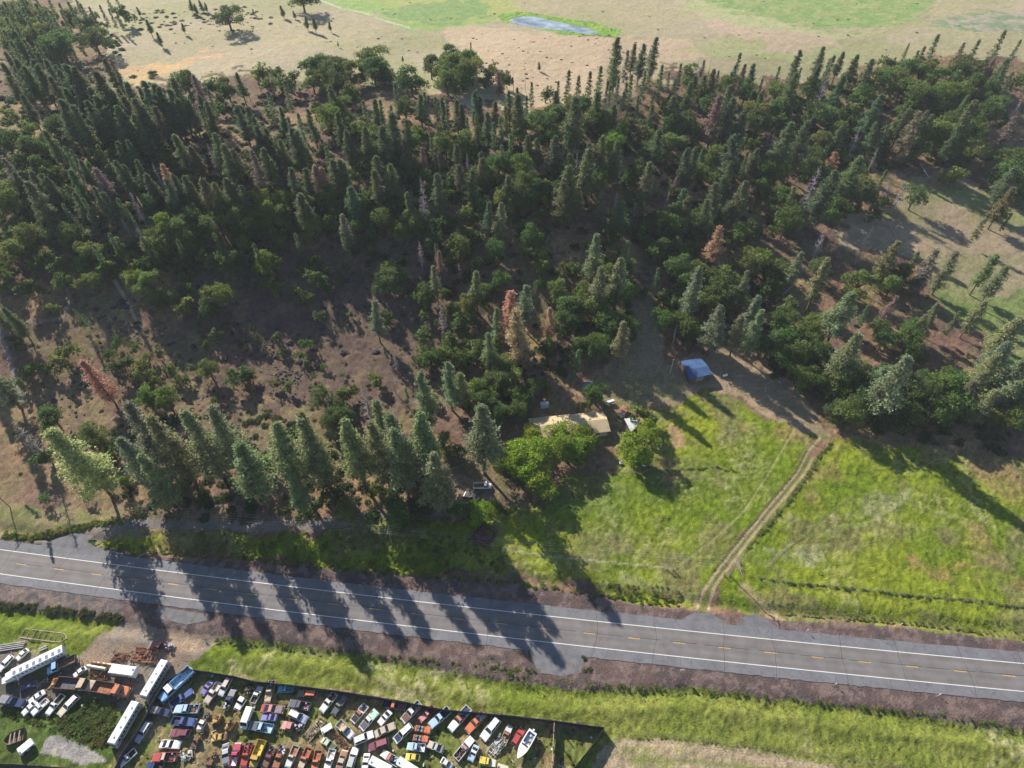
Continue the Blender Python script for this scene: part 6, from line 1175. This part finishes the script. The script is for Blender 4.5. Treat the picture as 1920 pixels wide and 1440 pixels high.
r = link('rail_fence', None, None, gnd(1039, 1350)); A_ = Vector(gnd(1039, 1350)); B_ = Vector(gnd(1034, 1450)); 
mb = MB(); L_ = (B_ - A_).length; dirn = (B_ - A_).normalized(); ang = math.atan2(dirn.y, dirn.x)
pm_ = MB().cyl((0, 0, 0), (0, 0, 4.2), .12, n=6).mesh('fence_post', [MT['wood']])
for k in range(4): link('fence_post', pm_, r, dirn * (L_ * k / 3.6 + .2))
q = dirn * L_ / 2; MB().box((q.x, q.y, 1.3), (L_, .12, 1.7), rz=ang).build('fence_panel', mat('pinkish_boards', (.38, .27, .25), noise=.4, nscale=2), r); tag(r, 'pale wooden fence with tall posts dividing the right yard', 'fence')
def wire_fence(P, label, sp_=4.0, hp=1.25, name='wire_fence'):
    P = [gnd(*q) for q in pl(P)]; r = link(name, None, None, P[0]); wires = MB(); o = Vector(P[0]); sp_ = max(sp_, sum(math.hypot(b_[0] - a[0], b_[1] - a[1]) for a, b_ in zip(P[:-1], P[1:])) / 95); pm = MB().cyl((0, 0, -.2), (0, 0, hp), .07, n=5).mesh('fence_post', [MT['wood']])
    for a, b_ in zip(P[:-1], P[1:]):
        a = Vector(a); b_ = Vector(b_); n_ = max(1, int((b_ - a).length / sp_))
        for k in range(n_): q = a.lerp(b_, k / n_) - o; link('fence_post', pm, r, q, ru(0, 3))
        for z in (.4, .8, 1.15): wires.cyl(a - o + Vector((0, 0, z)), b_ - o + Vector((0, 0, z)), .012, n=3, cap=False)
    wires.build('fence_wire', MT['rustm'], r, color=(.2, .17, .15, .3)); tag(r, label, 'fence')
wire_fence("1425,1086 1600,1104 1720,1118 1920,1140", 'wire fence along the lower side of the right green field')
wire_fence("1563,822 1545,845 1516,892 1476,944 1440,985 1395,1048", 'post and wire fence on the right side of the field lane')
wire_fence("1518,835 1492,884 1450,934 1409,984 1340,1070", 'post and wire fence on the left side of the field lane')
wire_fence("1268,1066 1150,1053 1050,1043 940,1028", 'wire fence across the bottom of the middle green field')
wire_fence("1340,876 1240,884 1130,890", 'short wire fence below the bright garden trees')
wire_fence("1133,1369 1165,1373 1250,1380 1480,1412 1700,1440", 'wire fence behind the verge right of the scrapyard')
# gate, brush pile, sign, markers
g0, g1 = Vector(gnd(1518, 828)), Vector(gnd(1545, 838)); r = link('field_gate', None, None, g0); d = g1 - g0; mb = MB(); [mb.cyl((0, 0, z), (d.x, d.y, z), .05, n=5) for z in (.4, .8, 1.2)]; mb.build('rail', MT['rustm'], r, color=(.3, .15, .1, .4)); mb = MB(); [mb.cyl((d.x * t, d.y * t, 0), (d.x * t, d.y * t, 1.5), .12, n=6) for t in (0, 1)]; mb.build('post', MT['wood'], r); tag(r, 'low tube gate across the head of the field lane', 'gate')
def brace(px, py, lab):
    g = gnd(px, py); r = link('fence_brace', None, None, g); mb = MB(); [mb.cyl((x, 0, 0), (x, 0, 1.7), .14, n=6) for x in (0, 1.8)]; mb.build('post', MT['wood'], r); MB().cyl((0, 0, 1.4), (1.8, 0, 1.4), .08, n=5).build('rail', MT['wood'], r); tag(r, lab, 'fence brace')
brace(1250, 1068, 'wooden corner brace at the middle field corner'); brace(1357, 1078, 'wooden brace post right of the field lane mouth')
g = gnd(1385, 1062); mb = MB()
for i in range(12): a = Vector(g) + Vector((ru(-.8, .8), ru(-1.6, 1.6), ru(.1, .5))); mb.cyl(a, a + Vector((ru(-.4, .4), ru(1, 2.6) * random.choice((-1, 1)), ru(-.05, .3))), .1, .07, n=5)
tag(mb.build('log_pile', MT['wood']), 'small heap of grey logs beside the field lane mouth', 'log pile')
def dead_log(px, py, qx, qy, w_, lab):
    a = Vector(gnd(px, py)); b_ = Vector(gnd(qx, qy)); mb = MB(); mb.cyl(a + Vector((0, 0, .35)), b_ + Vector((0, 0, .5)), w_, w_ * .5, n=7)
    for i in range(8): t = ru(.3, 1); q = a.lerp(b_, t) + Vector((0, 0, .45)); mb.cyl(q, q + Vector((ru(-2, 2), ru(-2, 2), ru(.2, 1.4))), .06, .03, n=4)
    tag(mb.build('fallen_tree', mat('bleached_wood', (.42, .38, .35))), lab, 'fallen tree')
dead_log(1742, 336, 1724, 308, .35, 'bleached fallen trunk beside the brush pile at right'); dead_log(1487, 535, 1455, 565, .3, 'bleached fallen trunk on the right hand slope'); dead_log(1680, 445, 1664, 418, .22, 'thin fallen trunk lying in the open ground at right'); dead_log(1860, 350, 1838, 335, .22, 'curved bleached branches near the right edge'); dead_log(1262, 642, 1268, 608, .25, 'leaning bleached snag behind the blue barn')
mb = MB(); g = gnd(1752, 345)
for i in range(90): a = Vector(g) + Vector((random.gauss(0, 3), random.gauss(0, 2.4), ru(.1, 1.6))); mb.cyl(a, a + Vector((ru(-1.6, 1.6), ru(-1.6, 1.6), ru(-.3, .5))), .09, .03, n=4)
tag(mb.build('brush_pile', mat('orange_dead_brush', (.36, .17, .10))), 'orange brown brush pile at the right of the clearing', 'brush pile')
a = gnd(1275, 1262); r = link('road_sign', None, None, a, .1); MB().cyl((0, 0, 0), (0, 0, 3.0), .06, n=6).build('sign_post', MT['chrome'], r); MB().box((0, -.06, 2.5), (.9, .05, 1.1)).build('sign_panel', mat('sign_white', (.7, .7, .7), rough=.5), r); tag(r, 'white road sign panel on a post in the red gravel', 'road sign')
for (x, y, lab) in ((1512, 1184, 'white reflector post on the far gravel shoulder'), (1759, 1304, 'white reflector post on the near gravel shoulder'), (1688, 1172, 'orange white marker ball in the ditch grass'), (1565, 1284, 'small white marker in the near gravel')):
    g = gnd(x, y); r = link('road_marker', None, None, g, .3); MB().cyl((0, 0, 0), (0, 0, 1.2), .06, n=6).build('post', MT['lamp'], r); MB().box((0, 0, 1.15), (.3, .12, .35)).build('reflector', white, r); tag(r, lab, 'road marker')
# lattice mast on the grass, beams
def beam_set(a_px, b_px, w_, lattice, lab, name, n=7, col=(.36, .28, .22)):
    a = Vector(gnd(*a_px)); b_ = Vector(gnd(*b_px)); d = (b_ - a); L_ = d.length; d.normalize(); s = Vector((-d.y, d.x, 0)) * w_ / 2; mb = MB()
    if lattice:
        for o in (s, -s): mb.cyl(a + o + Vector((0, 0, .4)), b_ + o + Vector((0, 0, .4)), .1, n=5)
        for k in range(n + 1): q = a + d * L_ * k / n + Vector((0, 0, .4)); mb.cyl(q + s, q - s, .07, n=5)
        e = b_ + d * w_ * .6 + Vector((0, 0, .5)); mb.cyl(b_ + s + Vector((0, 0, .4)), e, .12, n=5); mb.cyl(b_ - s + Vector((0, 0, .4)), e, .12, n=5); mb.cyl(b_ + Vector((0, 0, .3)), b_ + Vector((0, 0, 2.2)), .1, n=5); mb.cyl(b_ + s, b_ + Vector((0, 0, 2.2)), .08, n=5)
    else:
        for k in range(n): o = s * (2 * k / max(1, n - 1) - 1); mb.box(tuple((a + b_) / 2 + o + Vector((0, 0, .3 + .05 * (k % 2)))), (L_, .18, .25), rz=math.atan2(d.y, d.x))
    tag(mb.build(name, mat('beam_steel', col, rough=.7, noise=.3)), lab, 'steel frame')
beam_set((44, 1188), (118, 1197), 2.4, True, 'long ladder like steel mast lying on the grass at left', 'lattice_mast')
beam_set((0, 1216), (47, 1209), 1.6, False, 'bundle of pale steel beams at the left edge', 'beam_bundle', 4, (.38, .36, .37)); beam_set((74, 1220), (90, 1213), .6, False, 'short pale beam lying near the white hatchback', 'steel_beam', 2, (.42, .4, .4))
# wooden skiff hull
gA = Vector(gnd(11, 1391)); gB = Vector(gnd(49, 1377)); c = (gA + gB) / 2; d = gB - gA; L_ = d.length; r = link('wooden_skiff', None, None, c, math.atan2(d.y, d.x)); hm = MB(); n_ = 10; vs = []
for i in range(n_ + 1): t = i / n_; x = -L_ / 2 + L_ * t; h_ = 1.5 * (1 - (max(0, .35 - t) / .35) ** 2); vs += [(x, -h_, 1.0), (x, -h_ * .7, .2), (x, h_ * .7, .2), (x, h_, 1.0)]
fs = [];
for i in range(n_):
    for j in range(3): a = 4 * i + j; fs.append((a, a + 4, a + 5, a + 1))
fs.append((4 * n_, 4 * n_ + 1, 4 * n_ + 2, 4 * n_ + 3)); hm.add(vs, fs).build('hull', mat('brown_hull_wood', (.16, .11, .075), noise=.4, nscale=4), r); mb = MB(); [mb.box((x, 0, .8), (.3, 2.6, .1)) for x in (-L_ * .2, 0, L_ * .25)]; mb.build('thwart', MT['wood'], r); tag(r, 'brown wooden skiff hull at the lower left', 'boat')

# ================================================================ AIR
hz = MB().box((0, 700, 109.3), (2400, 2600, 235)); hm_ = bpy.data.materials.new('haze'); hm_.use_nodes = True; n = hm_.node_tree.nodes; n.remove(n['Principled BSDF'])
vp = n.new('ShaderNodeVolumePrincipled'); vp.inputs['Color'].default_value = (.82, .88, .96, 1); vp.inputs['Density'].default_value = HAZE; vp.inputs['Anisotropy'].default_value = 0; hm_.node_tree.links.new(vp.outputs[0], n['Material Output'].inputs['Volume'])
if HAZE: tag(hz.build('haze', hm_), kind='stuff')

# ================================================================ labels that still coincide: say which one, by its place
ORD = ['leftmost', 'second from left', 'third from left', 'fourth from left', 'fifth from left', 'sixth from left', 'seventh from left', 'eighth from left', 'ninth from left', 'tenth from left', 'eleventh from left', 'twelfth from left']
bpy.context.view_layer.update(); by = {}
for o in bpy.data.objects:
    if o.parent is None and 'label' in o.keys() and o.get('kind') != 'stuff': by.setdefault(o['label'], []).append(o)
for lab, os_ in by.items():
    if 1 < len(os_) <= 12:
        os_.sort(key=lambda o: proj(o.location.x, o.location.y, o.location.z)[0])
        for i, o in enumerate(os_):
            w_ = 'rightmost' if i == len(os_) - 1 else ORD[i]; base_ = lab
            if len((base_ + ' ' + w_).split()) > 16: base_ = base_.replace('mid sized ', '').replace('large ', '').replace('small ', '')
            if len((base_ + ' ' + w_).split()) <= 16: o['label'] = f'{base_}, {w_}'
